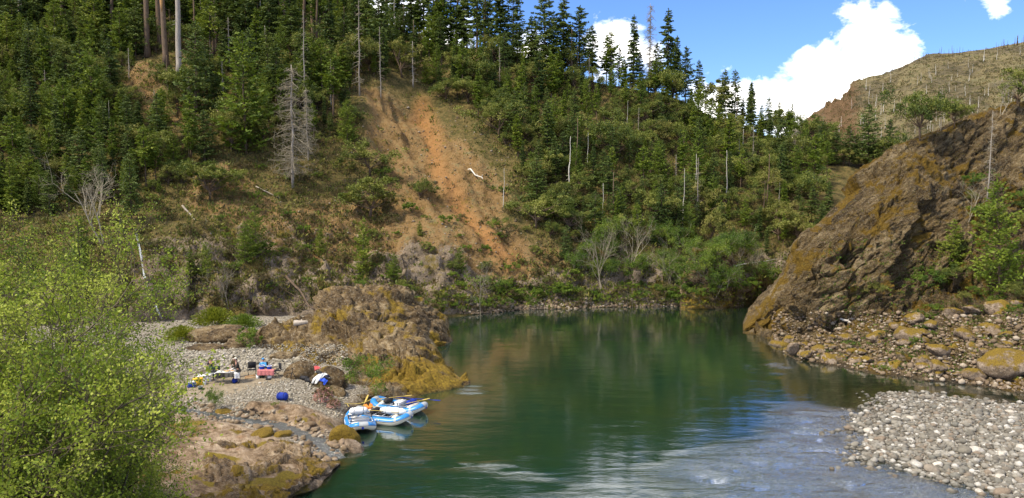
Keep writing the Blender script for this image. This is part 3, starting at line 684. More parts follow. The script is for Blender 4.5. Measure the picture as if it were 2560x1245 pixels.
def broadleaf(seed, H=7., W=5.5, nclump=46, per=95, leaf=.20, trunk=.16, low=.25, dens=1.):
    r = np.random.RandomState(seed); wd = MB(); cr = MB()
    cen = []
    lobes = [(r.normal()*.24*W, r.normal()*.24*W, H*r.uniform(.30, .78), W*r.uniform(.20, .34)) for _ in range(9)]
    for k in range(nclump):
        l = lobes[k % 9]; v = unit(r.normal(size=3)); v[2] = abs(v[2])*1.3-.35
        cen.append([l[0]+v[0]*l[3], l[1]+v[1]*l[3], max(low*H, l[2]+v[2]*l[3]*.85)])
    cen = np.array(cen)
    tw = np.array([[0, 0, -.3], [r.normal()*.15, r.normal()*.15, H*.2], [r.normal()*.4, r.normal()*.4, H*.42], [r.normal()*.6, r.normal()*.6, H*.62]])
    wd.tube(tw, [trunk*1.1, trunk*.85, trunk*.65, trunk*.3], 6, .5)
    for c in cen[::2]:
        s = tw[1+r.randint(2)]; mid = (s+c)/2+r.normal(size=3)*.25; wd.tube([s, mid, c], [trunk*.4, trunk*.25, .015], 4, .5, cap=False)
    C = []; T = []; Dr = []
    for c in cen:
        rr = W*r.choice([.06, .09, .12, .15]); m = int(per*1.15*dens*r.uniform(.6, 1.2)); v = unit(r.normal(size=(m, 3))); v[:, 2] *= .8
        C.append(c+v*rr*r.uniform(.35, 1.1, m)[:, None]); T.append(np.clip(r.uniform(.0, .95)+r.normal(size=m)*.10, 0, 1)); Dr.append(v+r.normal(size=(m, 3))*.8)
    C = np.concatenate(C); cards(cr, C, np.concatenate(Dr), r.uniform(.7, 1.35, len(C))*leaf, np.concatenate(T), .7, seed)
    return wd, cr
def leafy(seed, wood, tips, per=10, leaf=.07, spread=.12, asp=.75):
    r = np.random.RandomState(seed); cr = MB(); C = []; T = []; Dr = []
    for pts, d in tips:
        m = max(2, int(per*r.uniform(.5, 1.4))); i = r.randint(0, len(pts), m)
        C.append(pts[i]+r.normal(size=(m, 3))*spread); T.append(np.clip(r.uniform(.1, .9)+r.normal(size=m)*.15, 0, 1)); Dr.append(d*.5+r.normal(size=(m, 3))*.8)
    C = np.concatenate(C); T = np.clip(np.concatenate(T)*.45+.28+fbm(C*.8, 3, seed)*1.0, 0, 1); cards(cr, C, np.concatenate(Dr), r.uniform(.7, 1.3, len(C))*leaf, T, asp, seed)
    return cr
def snag(seed, H=10., nb=26, blen=1.4, rtr=.14, twig=2, droop=-.15, top=1.):
    r = np.random.RandomState(seed); t = MB(); br = MB(); z = np.linspace(0, H, 10); wob = np.cumsum(r.normal(size=(10, 2))*.05, axis=0); wob -= wob[0]
    tp = np.column_stack([wob, z]); t.tube(tp, rtr*(1-.8*z/H)**.9, 7, .5)
    for k in range(nb):
        zz = H*r.uniform(.12, top*.98); az = r.rand()*6.28; L = blen*(1.15-zz/H*.8)*r.uniform(.3, 1.1); s = np.linspace(0, 1, 5)
        b0 = np.array([np.interp(zz, z, tp[:, 0]), np.interp(zz, z, tp[:, 1]), zz]); bp = b0+np.column_stack([np.cos(az)*L*s, np.sin(az)*L*s, L*(droop*s+.25*s**2*r.normal())])
        br.tube(bp, np.linspace(.035, .008, 5)*H/10, 3, .5, cap=False)
        for _ in range(twig):
            q = bp[r.randint(1, 5)]; d = unit(r.normal(size=3)+[0, 0, -.1])*L*.38; br.tube([q, q+d*.5+r.normal(size=3)*.05, q+d], [.012, .008, .004], 3, .5, cap=False)
    return t, br
PR = {}
def proto(key, parts): PR[key] = parts           # list of (part name, mesh)
def mkconi(key, mat, **k):
    t, c = conifer(**k); proto(key, [('trunk', t.mesh('trunk', M_bark, True)), ('crown', c.mesh('crown', mat))])
for i in range(4): mkconi('fir%d' % i, M_fir, seed=20+i, rad=[1.9, 1.5, 2.2, 1.7][i], bare=[.14, .25, .08, .32][i], nwh=[36, 32, 38, 30][i], thin=[.95, .8, .95, .75][i])
for i in range(3): mkconi('tall%d' % i, M_fir, seed=30+i, rad=[1.35, 1.05, 1.7][i], bare=[.18, .10, .26][i], nwh=[34, 38, 30][i], thin=[.85, .95, .8][i], droop=.35, dens=1.15)
for i in range(3): mkconi('pine%d' % i, M_firlight, seed=35+i, rad=[1.5, 1.2, 1.7][i], bare=[.3, .2, .38][i], nwh=[26, 30, 24][i], thin=[.8, .9, .75][i], droop=.15, dens=1.1)
for i in range(3): mkconi('young%d' % i, M_firlight, seed=40+i, rad=[2.6, 2.2, 2.9][i], bare=.03, nwh=34, droop=.12, dens=1.1)
def mkbl(key, mat, **k):
    t, c = broadleaf(**k); proto(key, [('trunk', t.mesh('trunk', M_bark, True)), ('crown', c.mesh('crown', mat))])
for i in range(4): mkbl('oak%d' % i, M_oak, seed=50+i, W=[5.8, 6.6, 5.0, 6.2][i], nclump=[64, 72, 54, 46][i], low=[.12, .15, .1, .3][i])
for i in range(3): mkbl('olive%d' % i, M_oakb, seed=60+i, W=[5.5, 6.4, 5.0][i], nclump=[60, 66, 40][i], low=.15)
for i in range(3): mkbl('shrub%d' % i, M_shrub, seed=70+i, H=2.2, W=[2.6, 3.0, 2.2][i], nclump=30, per=60, leaf=.13, trunk=.04, low=.05)
mkbl('greyshrub0', M_brush, seed=75, H=2.2, W=2.8, nclump=26, per=60, leaf=.13, trunk=.04, low=.05)
mkbl('greyshrub1', M_brush, seed=76, H=2.0, W=2.4, nclump=22, per=60, leaf=.13, trunk=.04, low=.05)
for i in range(2):
    wd, tp_ = branchy(80+i, 6, .75, 4, 2, .08, .45, .055, kids=4, segw=.11, fall=.58)
    proto('bare%d' % i, [('trunk', wd.mesh('trunk', M_twig, True))])
    cr = leafy(82+i, wd, tp_, 5, .15, .16); proto('sapling%d' % i, [('trunk', wd.mesh('trunk', M_twig, True)), ('crown', cr.mesh('crown', M_shrub))])
for i in range(3):
    t, br_ = snag(90+i, nb=[190, 60, 90][i], blen=[2.1, 1.2, 1.6][i], twig=[9, 3, 5][i])
    proto('snag%d' % i, [('trunk', t.mesh('trunk', M_barkgrey, True)), ('branches', br_.mesh('branches', M_twig))])
t, br_ = snag(95, nb=14, blen=.5, twig=0, rtr=.1); t.V += br_.V; t.F4 += [f+t.n for f in br_.F4]; t.T += br_.T; proto('pole', [('trunk', t.mesh('trunk', M_barkpale, True))])
t, br_ = snag(96, nb=10, blen=.5, twig=1, rtr=.16); t.V += br_.V; t.F4 += [f+t.n for f in br_.F4]; t.T += br_.T; proto('bole', [('trunk', t.mesh('trunk', M_bark, True))])
for i in range(3):
    wd, tp_ = branchy(100+i, [13, 11, 9][i], .62, 4, [4, 5, 4][i], .35, .35, .11, kids=5, segw=.13, fall=.56)
    cr = leafy(110+i, wd, tp_, [14, 13, 14][i], .070, .10)
    proto('alder%d' % i, [('trunk', wd.mesh('trunk', M_aldb, True)), ('crown', cr.mesh('crown', M_alder))])

def plant(key, name, label, cat, loc, h, rz=None, group=None, ref=10., sx=1., tilt=(0, 0), mats=None):
    """one plant: an Empty at its foot with its own trunk and crown objects"""
    s = h/ref
    e = thing(name, label, cat, loc, 0, group); e.scale = (s*sx, s*sx, s); e.rotation_euler = (tilt[0], tilt[1], rnd.uniform(0, 6.28) if rz is None else rz)
    for nm, me in PR[key]: link(nm, me, e)
    return e
def ref(key):
    z = 0
    for _, me in PR[key]:
        co = np.empty(len(me.vertices)*3, np.float32); me.vertices.foreach_get('co', co); z = max(z, float(np.percentile(co[2::3], 99.7)))
    return z
REFS = {}
def ref(key, f=ref):
    if key not in REFS: REFS[key] = f(key)
    return REFS[key]
def at(key, name, label, cat, px, base, top, which=('hill', 'cliff', 'ground', 'outcrop_point', 'outcrop_front', 'outcrop_rear', 'mtn'), sx=1., group=None, tilt=(0, 0), Y=None, rz=None):
    """plant on the surface seen at (px, base), tall enough to reach the row 'top'"""
    if Y is None:
        hh = None; b0 = base
        while hh is None and b0 < base+90:
            hh = hit(px, b0, which); b0 += 5
        if hh is None: return None
        loc = np.array(hh[0])
    else:
        q = P(px, base, Y); g = drop(q[0], q[1], which); loc = np.array([q[0], q[1], g.z if g else q[2]])
    d = math.hypot(loc[1], loc[2]-CAMZ); pb = pix(loc)[1]
    h = (pb-top)*loc[1]/FPX
    loc[2] -= .15
    return plant(key, name, label, cat, loc, max(h, .3), rz, group, ref(key), sx, tilt)

# ---- skyline firs, one by one
SKY = [(1000, 90, -70), (1030, 110, -30), (1062, 118, -80), (1098, 125, -20), (1128, 130, -70), (1160, 138, -40), (1192, 140, -75), (1222, 150, -20), (1252, 160, -50), (1282, 170, -20), (1330, 190, 45), (1360, 205, -8), (1384, 200, 40), (1408, 200, -2), (1447, 205, 22), (1481, 205, 68), (1516, 215, 92), (1547, 215, 120), (1562, 225, 150), (1582, 225, 44), (1600, 230, 130), (1640, 240, 110), (1668, 235, 30), (1690, 240, 95), (1712, 245, 120), (1747, 265, 153), (1813, 290, 176), (1836, 290, 178), (1856, 292, 245), (1877, 296, 206), (1902, 305, 262), (1922, 315, 243), (1948, 325, 255), (1978, 330, 260)]
ORD = ['tall firs on the ridge left of the open sky', 'tall firs on the ridge right of the landslip']
sl_lab = {1360: 'broadest dark fir on the skyline, topping out at the left edge of open sky', 1582: 'narrow dense fir on the ridge, alone beneath the small white cloud', 1668: 'tall narrow fir just right of the grey dead skyline spire', 1747: 'last fir of the tall skyline row, leaning edge above the big white cloud', 1813: 'left tree of the close pair of firs against the white cloud', 1836: 'right tree of the close pair of firs against the white cloud', 1877: 'small thin fir standing alone against the white cloud', 1447: 'sparse tall fir on the ridge between two denser firs', 1408: 'tall fir with airy crown beside the broadest skyline fir', 1330: 'leftmost fir standing clear against the blue sky', 1978: 'last small fir at the right foot of the ridge beside a thin dead pole', 1948: 'small fir near the right foot of the skyline ridge', 1922: 'small fir on the low ridge with an open crown against white cloud'}
for i, (px_, b_, t_) in enumerate(SKY):
    k = ['tall0', 'tall2', 'fir1', 'tall1', 'fir0'][i % 5]
    if px_ in (1582, 1877): k = 'tall1'
    if px_ in (1360,): k = 'fir0'
    if px_ in (1668, 1408): k = 'tall0'
    g = 'tall firs against the clouds at the top of the hill' if px_ < 1300 else 'dark firs along the skyline ridge'
    lab = sl_lab.get(px_, 'tall dark fir on the hilltop with bright sky showing through its crown' if px_ < 1300 else 'dark green fir on the skyline ridge, one of its middle row')
    at(k, 'fir_tree', lab, 'fir tree', px_, b_, t_, which=('hill',), sx=.95 if px_ > 1500 else 1.15, group=g)
at('snag0', 'dead_tree', 'tall grey dead fir spire rising highest above the skyline ridge', 'dead tree', 1621, 235, 14, which=('hill',), sx=.62)
at('snag1', 'dead_tree', 'slim dead tree with a few bare side branches on the skyline', 'dead tree', 1529, 222, 52, which=('hill',), sx=.6)
at('pole', 'dead_tree', 'hair-thin dead pole against the white cloud at the foot of the ridge', 'dead tree', 1991, 330, 224, which=('hill',), sx=.6)
for px_, b_, t_ in [(1080, 120, -60), (1210, 150, -90), (965, 80, -90), (1140, 135, -90)]:
    at('bole', 'bare_trunk', 'dark bare trunk among the hilltop firs', 'tree trunk', px_, b_, t_, group='dark bare trunks on the hilltop')
# valley firs right of the ridge
for i, (px_, b_, t_, k, s_) in enumerate([(2048, 440, 303, 'fir0', 1.2), (2088, 440, 325, 'fir2', 1.1), (2122, 450, 312, 'fir0', 1.1), (2166, 455, 262, 'fir2', 1.1), (2222, 450, 300, 'fir0', 1.), (2262, 440, 340, 'fir1', 1.2), (2020, 430, 330, 'fir1', 1.1), (2195, 450, 330, 'oak1', 1.), (2105, 470, 360, 'olive0', 1.), (2060, 470, 380, 'fir2', 1.1), (2145, 480, 385, 'olive1', 1.2), (2185, 480, 370, 'olive2', 1.2), (2230, 470, 375, 'olive0', 1.2), (2030, 470, 390, 'olive1', 1.2), (2080, 480, 400, 'olive2', 1.3), (2262, 460, 380, 'olive1', 1.1), (2140, 450, 335, 'fir0', 1.), (2070, 450, 340, 'fir0', 1.)]):
    lab = {2166: 'largest cone-shaped fir in the gap before the burnt mountain', 2222: 'bluish fir nearest the mossy cliff crest in the gap'}.get(px_, 'green tree filling the gap between the ridge and the mossy cliff')
    at(k, 'fir_tree' if k[0] == 'f' else 'oak_tree', lab, 'fir tree' if k[0] == 'f' else 'oak tree', px_, b_, t_, which=('hill',), Y=158, sx=s_, group='trees in the gap below the burnt mountain')

# ---- the wooded slope: sampled spots, each tree an object
EXC = [[(890, 225), (1000, 200), (1110, 262), (1190, 330), (1245, 400), (1295, 490), (1335, 600), (1300, 700), (1000, 700), (960, 560), (1000, 470), (945, 440), (905, 330)],
       [(290, 175), (400, 165), (440, 240), (560, 270), (610, 340), (600, 400), (520, 400), (440, 350), (380, 330), (310, 300)], [(335, 90), (480, 90), (490, 235), (335, 200)]]
def region(px, py):
    if py < 150: return 'high on the slope'
    if px < 330: return 'on the shady slope at the left'
    if px < 650: return 'around the small orange soil patch at the left'
    if px < 930: return 'left of the orange landslip'
    if px < 1330: return 'beside the orange landslip'
    if px < 1700: return 'on the slope right of the landslip'
    return 'on the slope beyond the river bend'
FOR = []
tries = 0; cnt = {'c': 0, 'o': 0, 'l': 0, 'p': 0, 'y': 0}
def too_close(px, py, k):
    for (a, b_, kk) in FOR:
        if abs(a-px) < k and abs(b_-py) < k*.55: return True
    return False
while tries < 9000:
    tries += 1
    px_ = rnd.uniform(-160, 2080); py_ = rnd.uniform(-150, 640)
    hi_ = np.interp(px_, [-200, 0, 400, 560, 700, 900, 1000, 1150, 1250, 1350, 1500, 1700, 1900, 2100], [560, 560, 500, 385, 350, 390, 330, 400, 560, 600, 620, 630, 640, 600])
    top_ = np.interp(px_, [-200, 400, 800, 950, 1100, 1280, 1400, 1600, 1750, 1850, 2000, 2100], [-160, -150, -80, 50, 115, 165, 195, 225, 265, 300, 345, 390])
    if py_ > hi_ or py_ < top_+6: continue
    if float(sdist(np.array([px_]), np.array([py_]), EXC[0])[0]) > (-34 if py_ > 262 else -8): continue
    if any(poly_in(np.array([px_]), np.array([py_]), e)[0] for e in EXC[1:]) and rnd.random() > .06: continue
    if 600 < px_ < 900 and py_ > 330 and rnd.random() > .5: continue
    sp = np.interp(py_, [-150, 100, 300, 640], [21, 22, 25, 31])
    if too_close(px_, py_, sp): continue
    con = .82 if px_ < 420 else (.76 if px_ < 930 else .66)
    if py_ < 160: con += .22
    u = rnd.random()
    if u < con and rnd.random() < .36 and cnt['p'] < 290: t = 'p'
    elif u < con and rnd.random() < .42 and cnt['y'] < 260: t = 'y'
    elif u < con and cnt['c'] < 290: t = 'c'
    elif u < con+(1-con)*.62 and cnt['o'] < 290: t = 'o'
    else: t = 'l'
    if cnt[t] > 290: continue
    cnt[t] += 1
    FOR.append((px_, py_, t))
for (px_, py_, t) in FOR:
    r_ = region(px_, py_)
    sc_ = np.interp(py_, [-150, 150, 640], [1.0, 1.0, 1.05])
    if t == 'y':
        H_ = rnd.choice([50, 62, 76, 92, 110])*sc_
        at(rnd.choice(['young0', 'young1', 'young2', 'pine1', 'pine0']), 'young_conifer', 'light green young conifer %s' % r_, 'young conifer', px_, py_, py_-H_, which=('hill',), sx=rnd.uniform(.65, .95), group='light green young conifers '+r_)
    elif t == 'p':
        H_ = rnd.choice([70, 90, 110, 130, 160])*sc_*(1.15 if py_ < 180 else (.85 if px_ > 1250 else 1))
        at(rnd.choice(['tall0', 'tall1', 'tall2', 'pine0', 'pine1', 'pine2']), 'pine_tree', 'slender pine with a thin crown %s' % r_, 'pine tree', px_, py_, py_-H_, which=('hill',), sx=rnd.uniform(.85, 1.2), group='slender pines '+r_)
    elif t == 'c':
        H_ = rnd.choice([60, 75, 90, 110, 130, 150])*sc_*(1.25 if py_ < 180 else (.8 if px_ > 1250 else 1))
        k = rnd.choice(['fir0', 'fir1', 'fir2', 'fir3', 'young0', 'tall2'] if px_ > 420 else ['fir0', 'fir2', 'young0', 'young1', 'fir2'])
        at(k, 'fir_tree', 'fir %s, %s' % (r_, 'yellow-green and bushy' if k[0] == 'y' else 'dark green'), 'fir tree', px_, py_, py_-H_, which=('hill',), sx=rnd.uniform(.95, 1.35), group='firs '+r_)
    else:
        H_ = rnd.choice([38, 44, 52, 60, 68, 78, 96])*sc_*(.42 if py_ < top_+22 else (.65 if py_ < top_+60 and px_ > 1250 else 1))
        k = rnd.choice(['oak0', 'oak1', 'oak2', 'oak3']) if t == 'o' else rnd.choice(['olive0', 'olive1', 'olive2'])
        at(k, 'oak_tree' if t == 'o' else 'madrone_tree', ('rounded dark oak ' if t == 'o' else 'rounded olive-coloured broadleaf tree ')+r_, 'oak tree' if t == 'o' else 'broadleaf tree', px_, py_, py_-H_, which=('hill',), sx=rnd.uniform(.9, 1.25), group=('dark oaks ' if t == 'o' else 'olive broadleaf trees ')+r_)
print('forest', cnt)
# ---- notable trees of the slope
NOT = [('young0', 'fir_tree', 'bright yellow-green young fir, tall cone above the middle of the slope', 615, 385, 88, 1.0), ('young1', 'fir_tree', 'yellow-green fir left of the orange soil patch', 232, 330, 100, .9), ('fir2', 'fir_tree', 'bluish dense fir in front of the three big bare trunks', 492, 300, 60, .9),
       ('young2', 'fir_tree', 'small dark green fir low on the slope above the camp', 640, 640, 510, .9), ('young0', 'fir_tree', 'short bushy fir at the left of the pair above the camp', 612, 655, 550, 1.1), ('young1', 'fir_tree', 'small fir leaning over the rocks left of the camp pair', 478, 690, 620, 1.1), ('young2', 'fir_tree', 'young fir right behind the small leaning one', 515, 690, 600, .8),
       ('young1', 'fir_tree', 'narrow dark green young fir alone below the landslip', 908, 690, 540, .85), ('young0', 'fir_tree', 'low bushy fir between the narrow young fir and the landslip foot', 985, 700, 628, 1.), ('young2', 'fir_tree', 'tiny green fir at the foot of the landslip', 1150, 680, 615, 1.0), ('young1', 'fir_tree', 'tiny fir on the bare slope in mid landslip', 1050, 590, 550, 1.2), ('young0', 'fir_tree', 'small fir on the left flank of the bare slope', 800, 640, 560, .8),
       ('fir2', 'fir_tree', 'dark fir above the river bend, right of the bare slope', 1415, 650, 560, 1.0), ('fir0', 'fir_tree', 'dark green fir behind the bare alder, beside the waterfall', 330, 560, 380, .9), ('young1', 'fir_tree', 'slender green fir just behind the top of the alder thicket', 205, 690, 540, .8),
       ('oak1', 'oak_tree', 'spreading oak with an exposed dark trunk on the bare slope', 1050, 500, 440, 1.), ('oak0', 'oak_tree', 'oak with forked dark limbs above the waterfall slope', 525, 500, 400, 1.3), ('oak2', 'oak_tree', 'dark oak standing in the left flank of the landslip', 925, 545, 440, 1.4), ('oak3', 'oak_tree', 'leaning oak at the centre of the slope below the landslip edge', 925, 440, 345, 1.1),
       ('olive0', 'madrone_tree', 'olive tree with a reddish forked trunk on the right flank of the landslip', 1330, 470, 395, 1.1), ('oak1', 'oak_tree', 'wide dark oak beside the slim dead trunk right of the landslip', 1340, 570, 480, 1.3)]
for k, nm, lab, px_, b_, t_, sx_ in NOT: at(k, nm, lab, nm.replace('_', ' '), px_, b_, t_, which=('hill',), sx=sx_)
# big bare trunks, upper left
for k, px_, b_, t_, lab, mt in [('bole', 370, 140, -260, 'thick brown bare trunk, left one of the three big trunks', M_bark), ('bole', 416, 165, -260, 'thick bare trunk with a long strip of orange broken wood, middle of the big trunks', M_bark), ('bole', 448, 190, -240, 'tall grey-brown bare trunk, right one of the three big trunks', M_barkgrey), ('bole', 402, 120, -240, 'dark bare trunk set back between the big trunks', M_bark), ('pole', 50, 80, -260, 'bleached white dead trunk near the upper left corner', M_barkpale), ('bole', 215, 90, -120, 'black charred trunk leaning right near the top left', M_char), ('bole', 260, 45, -200, 'thin dark bare trunk between the charred trunk and the big trunks', M_bark)]:
    hh = hit(px_, b_, ('hill',))
    if not hh: continue
    loc = np.array(hh[0]); h = (b_-t_)*loc[1]/FPX; big = px_ in (370, 416, 448, 402)
    e = thing('bare_trunk', lab, 'tree trunk', loc-[0, 0, .3]); e.rotation_euler = (0, .16 if px_ == 215 else rnd.uniform(-.03, .03), 0)
    tr = MB(); z = np.linspace(0, h, 14); r0 = (.50 if big else .34) if px_ != 260 else .25
    wv = np.cumsum(rs.normal(size=(14, 2))*.04, axis=0)
    tr.tube(np.column_stack([wv-wv[0], z]), r0*(1-.55*z/h)*np.where(z < .3, 1.35, 1), 10, .5)
    for q in range(9):
        zz = h*rnd.uniform(.25, .9); a = rnd.uniform(0, 6.28); tr.tube([(0, 0, zz), (math.cos(a)*.7, math.sin(a)*.7, zz-.1), (math.cos(a)*1.3, math.sin(a)*1.3, zz-.35)], [.05, .03, .01], 4)
    tr.build('trunk', mt, e, True)
    if px_ == 416:
        s_ = MB(); s_.tube([(wv[4, 0]-wv[0, 0], -.26, h*.30), (wv[5, 0]-wv[0, 0], -.24, h*.37), (wv[6, 0]-wv[0, 0]+.02, -.20, h*.45), (wv[6, 0]-wv[0, 0]+.05, -.16, h*.50)], [.10, .24, .2, .03], 8); s_.build('broken_wood', M_barktan, e)
for i in range(70):
    px_ = rnd.uniform(-20, 1950); py_ = rnd.uniform(np.interp(px_, [0, 800, 1000, 1280, 1600, 1950], [-60, -20, 110, 185, 240, 345]), np.interp(px_, [0, 400, 560, 900, 1000, 1300, 1950], [430, 420, 360, 330, 200, 560, 620]))
    if any(poly_in(np.array([px_]), np.array([py_]), e)[0] for e in EXC[:1]): continue
    k = rnd.choice(['pole', 'snag1', 'bole'])
    at(k, 'dead_tree', {'p': 'thin pale bare trunk among the trees of the wooded slope', 's': 'grey dead conifer with short branches among the slope trees', 'b': 'thin brown bare trunk among the trees of the wooded slope'}[k[0]], 'dead tree', px_, py_, py_-rnd.uniform(70, 150), which=('hill',), sx=rnd.uniform(.9, 1.3), group={'p': 'thin pale trunks in the wood', 's': 'grey dead conifers in the wood', 'b': 'thin brown trunks in the wood'}[k[0]])
for i in range(22):
    px_ = rnd.choice([rnd.uniform(100, 560), rnd.uniform(640, 960)]); py_ = rnd.uniform(20, 150)
    at('bole', 'bare_trunk', 'tall brown trunk rising past the top of the picture', 'tree trunk', px_, py_, py_-rnd.uniform(200, 330), which=('hill',), sx=rnd.uniform(.8, 1.3), group='tall brown trunks along the top of the slope')
# dead and bare trees
DEAD = [('snag0', 'big grey dead fir full of fine twigs, centre of the left slope', 733, 470, 165, .95), ('snag1', 'tall broken dead trunk rising right behind the big grey dead fir', 762, 290, 30, .6), ('snag1', 'tall bare-stemmed dead fir at the upper edge of the landslip', 899, 240, -20, .6), ('snag1', 'dead trunk with a curved foot at the top of the landslip', 952, 245, 70, .6), ('pole', 'pale slim dead trunk right of the landslip', 1258, 520, 418, 1.), ('pole', 'pale branchless dead pole on the far slope', 1706, 570, 418, .8), ('snag1', 'pale dead tree with stubby branches beside the branchless pole', 1742, 565, 392, .8),
        ('snag0', 'grey twiggy dead fir at the edge of the forest near the river bend', 1985, 430, 320, 1.2), ('pole', 'pale bare trunk in the forest above the rock point', 1946, 520, 440, .9), ('snag2', 'grey dead fir hanging with twigs below the bluish fir', 478, 300, 190, .9), ('pole', 'thin pale trunk among the trees at the middle of the slope', 1468, 420, 330, .8), ('pole', 'thin pale trunk high among the firs right of the hilltop', 1568, 330, 250, .8), ('snag1', 'grey dead tree with fine branches left of the young yellow-green fir', 560, 300, 150, .7),
        ('snag0', 'brown twiggy dead fir just right of the big grey one', 770, 400, 220, .8), ('bare0', 'pale bare alder with fanning branches left of the waterfall', 262, 610, 375, .9), ('bare0', 'bare grey shrub-tree above the camp rocks', 572, 770, 640, .9), ('bare1', 'leafless pale tree low on the far bank', 1200, 790, 640, .6), ('bare0', 'tall bare pale tree on the far bank left of the green alders', 1508, 740, 530, .75), ('bare1', 'slim bare tree on the far bank beside the green alders', 1572, 700, 530, .6), ('bare0', 'bare white-stemmed tree at the mouth of the bend', 1893, 735, 580, .7), ('bare1', 'small pale leaning tree above the rock point', 1680, 735, 610, .6)]
for k, lab, px_, b_, t_, sx_ in DEAD: at(k, 'dead_tree' if k[0] != 'b' else 'leafless_tree', lab, 'dead tree' if k[0] != 'b' else 'leafless tree', px_, b_, t_, which=('hill', 'outcrop_point'), sx=sx_)
# fresh green trees and shrubs on the far bank
for i in range(34):
    px_ = rnd.uniform(1420, 1990); py_ = np.interp(px_, [1420, 1700, 1990], [735, 740, 745])-rnd.uniform(0, 130)
    at(rnd.choice(['sapling0', 'sapling1']), 'alder_tree', 'light green alder on the far bank near the river bend', 'alder tree', px_, py_, py_-rnd.uniform(50, 95), which=('hill', 'outcrop_point'), sx=1.1, group='light green alders on the far bank')
for i in range(110):
    px_ = rnd.uniform(960, 1960); py_ = np.interp(px_, [960, 1110, 1300, 1850, 1960], [790, 785, 765, 755, 745])-abs(rnd.gauss(0, 32))
    k = rnd.choice(['shrub0', 'shrub1', 'shrub2', 'shrub0', 'greyshrub0'])
    at(k, 'shrub', 'green shrub growing at the foot of the far bank' if k[0] == 's' else 'brown-grey shrub growing at the foot of the far bank', 'shrub', px_, py_, py_-rnd.uniform(16, 36), which=('hill', 'outcrop_point'), sx=1.2, group=('green' if k[0] == 's' else 'brown-grey')+' shrubs along the far bank')
for i in range(190):
    px_ = rnd.uniform(180, 1450); py_ = rnd.uniform(420, 770)
    if poly_in(np.array([px_]), np.array([py_]), [(990, 250), (1090, 290), (1180, 400), (1230, 540), (1100, 560), (1000, 480)])[0]: continue
    k = rnd.choice(['shrub0', 'shrub2', 'greyshrub0', 'greyshrub1', 'greyshrub0', 'greyshrub1', 'oak2'])
    sz = rnd.uniform(14, 34)
    at(k, 'shrub', {'s': 'fresh green shrub on the open slope above the camp', 'g': 'dull brown shrub on the open slope above the camp', 'o': 'dark evergreen shrub on the open slope above the camp'}[k[0]], 'shrub', px_, py_, py_-sz, which=('hill',), sx=1.2, group={'s': 'fresh green', 'g': 'dull brown', 'o': 'dark evergreen'}[k[0]]+' shrubs on the open slope')

# ---- right cliff plants
CL = ('cliff',)
for a in [('oak1', 'oak_tree', 'round green oak on a crooked stem standing on the cliff crest', 2300, 345, 215, .85), ('oak2', 'oak_tree', 'green oak cut by the right edge on the cliff crest', 2545, 270, 165, 1.), ('snag1', 'dead_tree', 'crooked dead tree right of the round oak on the cliff crest', 2352, 325, 215, .7), ('bare0', 'leafless_tree', 'grey twisted leafless tree on the cliff crest near the right edge', 2500, 285, 175, 1.), ('oak0', 'oak_tree', 'low olive bush-tree behind the cliff crest', 2385, 320, 245, .9), ('snag2', 'dead_tree', 'tall grey dead fir with drooping branches on the cliff face', 2467, 500, 275, .6),
          ('young0', 'fir_tree', 'broad feathery fir against the cliff foot at the right', 2378, 690, 545, 1.0), ('young1', 'fir_tree', 'small bright green fir at the left foot of the feathery fir', 2368, 712, 640, .8), ('bare1', 'leafless_tree', 'grey leafless shrub-tree on the shaded cliff face', 2420, 560, 440, 1.)]:
    at(a[0], a[1], a[2], a[1].replace('_', ' '), a[3], a[4], a[5], which=CL, sx=a[6])
at('pinegreen' if 0 else 'young2', 'pine_tree', 'tall leaning green pine with a bare reddish lower trunk at the right edge', 'pine tree', 2500, 735, 445, which=CL, sx=.8, tilt=(0, -.08), rz=0)
for i in range(26):
    px_ = rnd.uniform(2180, 2620); py_ = rnd.uniform(430, 760)
    if py_ < 1100-px_*.2 and px_ < 2400: continue
    k = rnd.choice(['oak0', 'olive0', 'shrub0', 'olive2', 'shrub1'])
    at(k, 'bush', 'green bush rooted on the right-hand cliff and its foot', 'bush', px_, py_, py_-rnd.uniform(28, 62), which=CL, sx=1.2, group='green bushes on the right-hand cliff')
for i in range(40):
    px_ = rnd.uniform(2080, 2600); py_ = np.interp(px_, [2080, 2600], [840, 700])+rnd.uniform(-10, 130)
    k = rnd.choice(['shrub0', 'greyshrub0', 'shrub1', 'greyshrub1'])
    at(k, 'shrub', ('low green' if k[0] == 's' else 'low brown')+' shrub among the boulders of the right bank', 'shrub', px_, py_, py_-rnd.uniform(10, 26), which=CL, sx=1.4, group=('low green' if k[0] == 's' else 'low brown')+' shrubs among the right bank boulders')

# ---- foreground alder thicket at the left
ALD = [('alder0', 60, 28, 560, 'tallest alder of the thicket with a thin see-through top'), ('alder1', 150, 27, 640, 'alder with twin dark stems near the left edge'), ('alder0', -40, 25, 600, 'alder cut by the left edge of the picture'), ('alder1', 235, 29, 720, 'leafy alder in the middle of the thicket'), ('alder2', 330, 31, 740, 'alder at the right of the thicket, reaching toward the camp'), ('alder2', 375, 33, 810, 'outermost alder whose twigs overhang the camp edge'), ('alder1', 110, 24, 820, 'low alder in the front of the thicket'), ('alder2', 255, 24.5, 930, 'front alder with tangled stems over the rock shelf'), ('alder0', 10, 23, 860, 'low alder in the bottom left corner'), ('alder2', 330, 27, 980, 'bushy low alder over the left end of the rock shelf'), ('alder1', 180, 32, 700, 'alder at the back of the thicket below the bare alder'), ('alder2', 60, 22, 1000, 'lowest front alder at the bottom left'), ('alder0', 290, 34, 780, 'alder at the back of the thicket nearest the waterfall'), ('alder1', -90, 30, 600, 'alder behind the left edge of the thicket'), ('alder2', 420, 30, 1130, 'small alder sprig low over the rock shelf'), ('alder2', 170, 21.5, 1040, 'small alder at the bottom front beside the lowest one')]
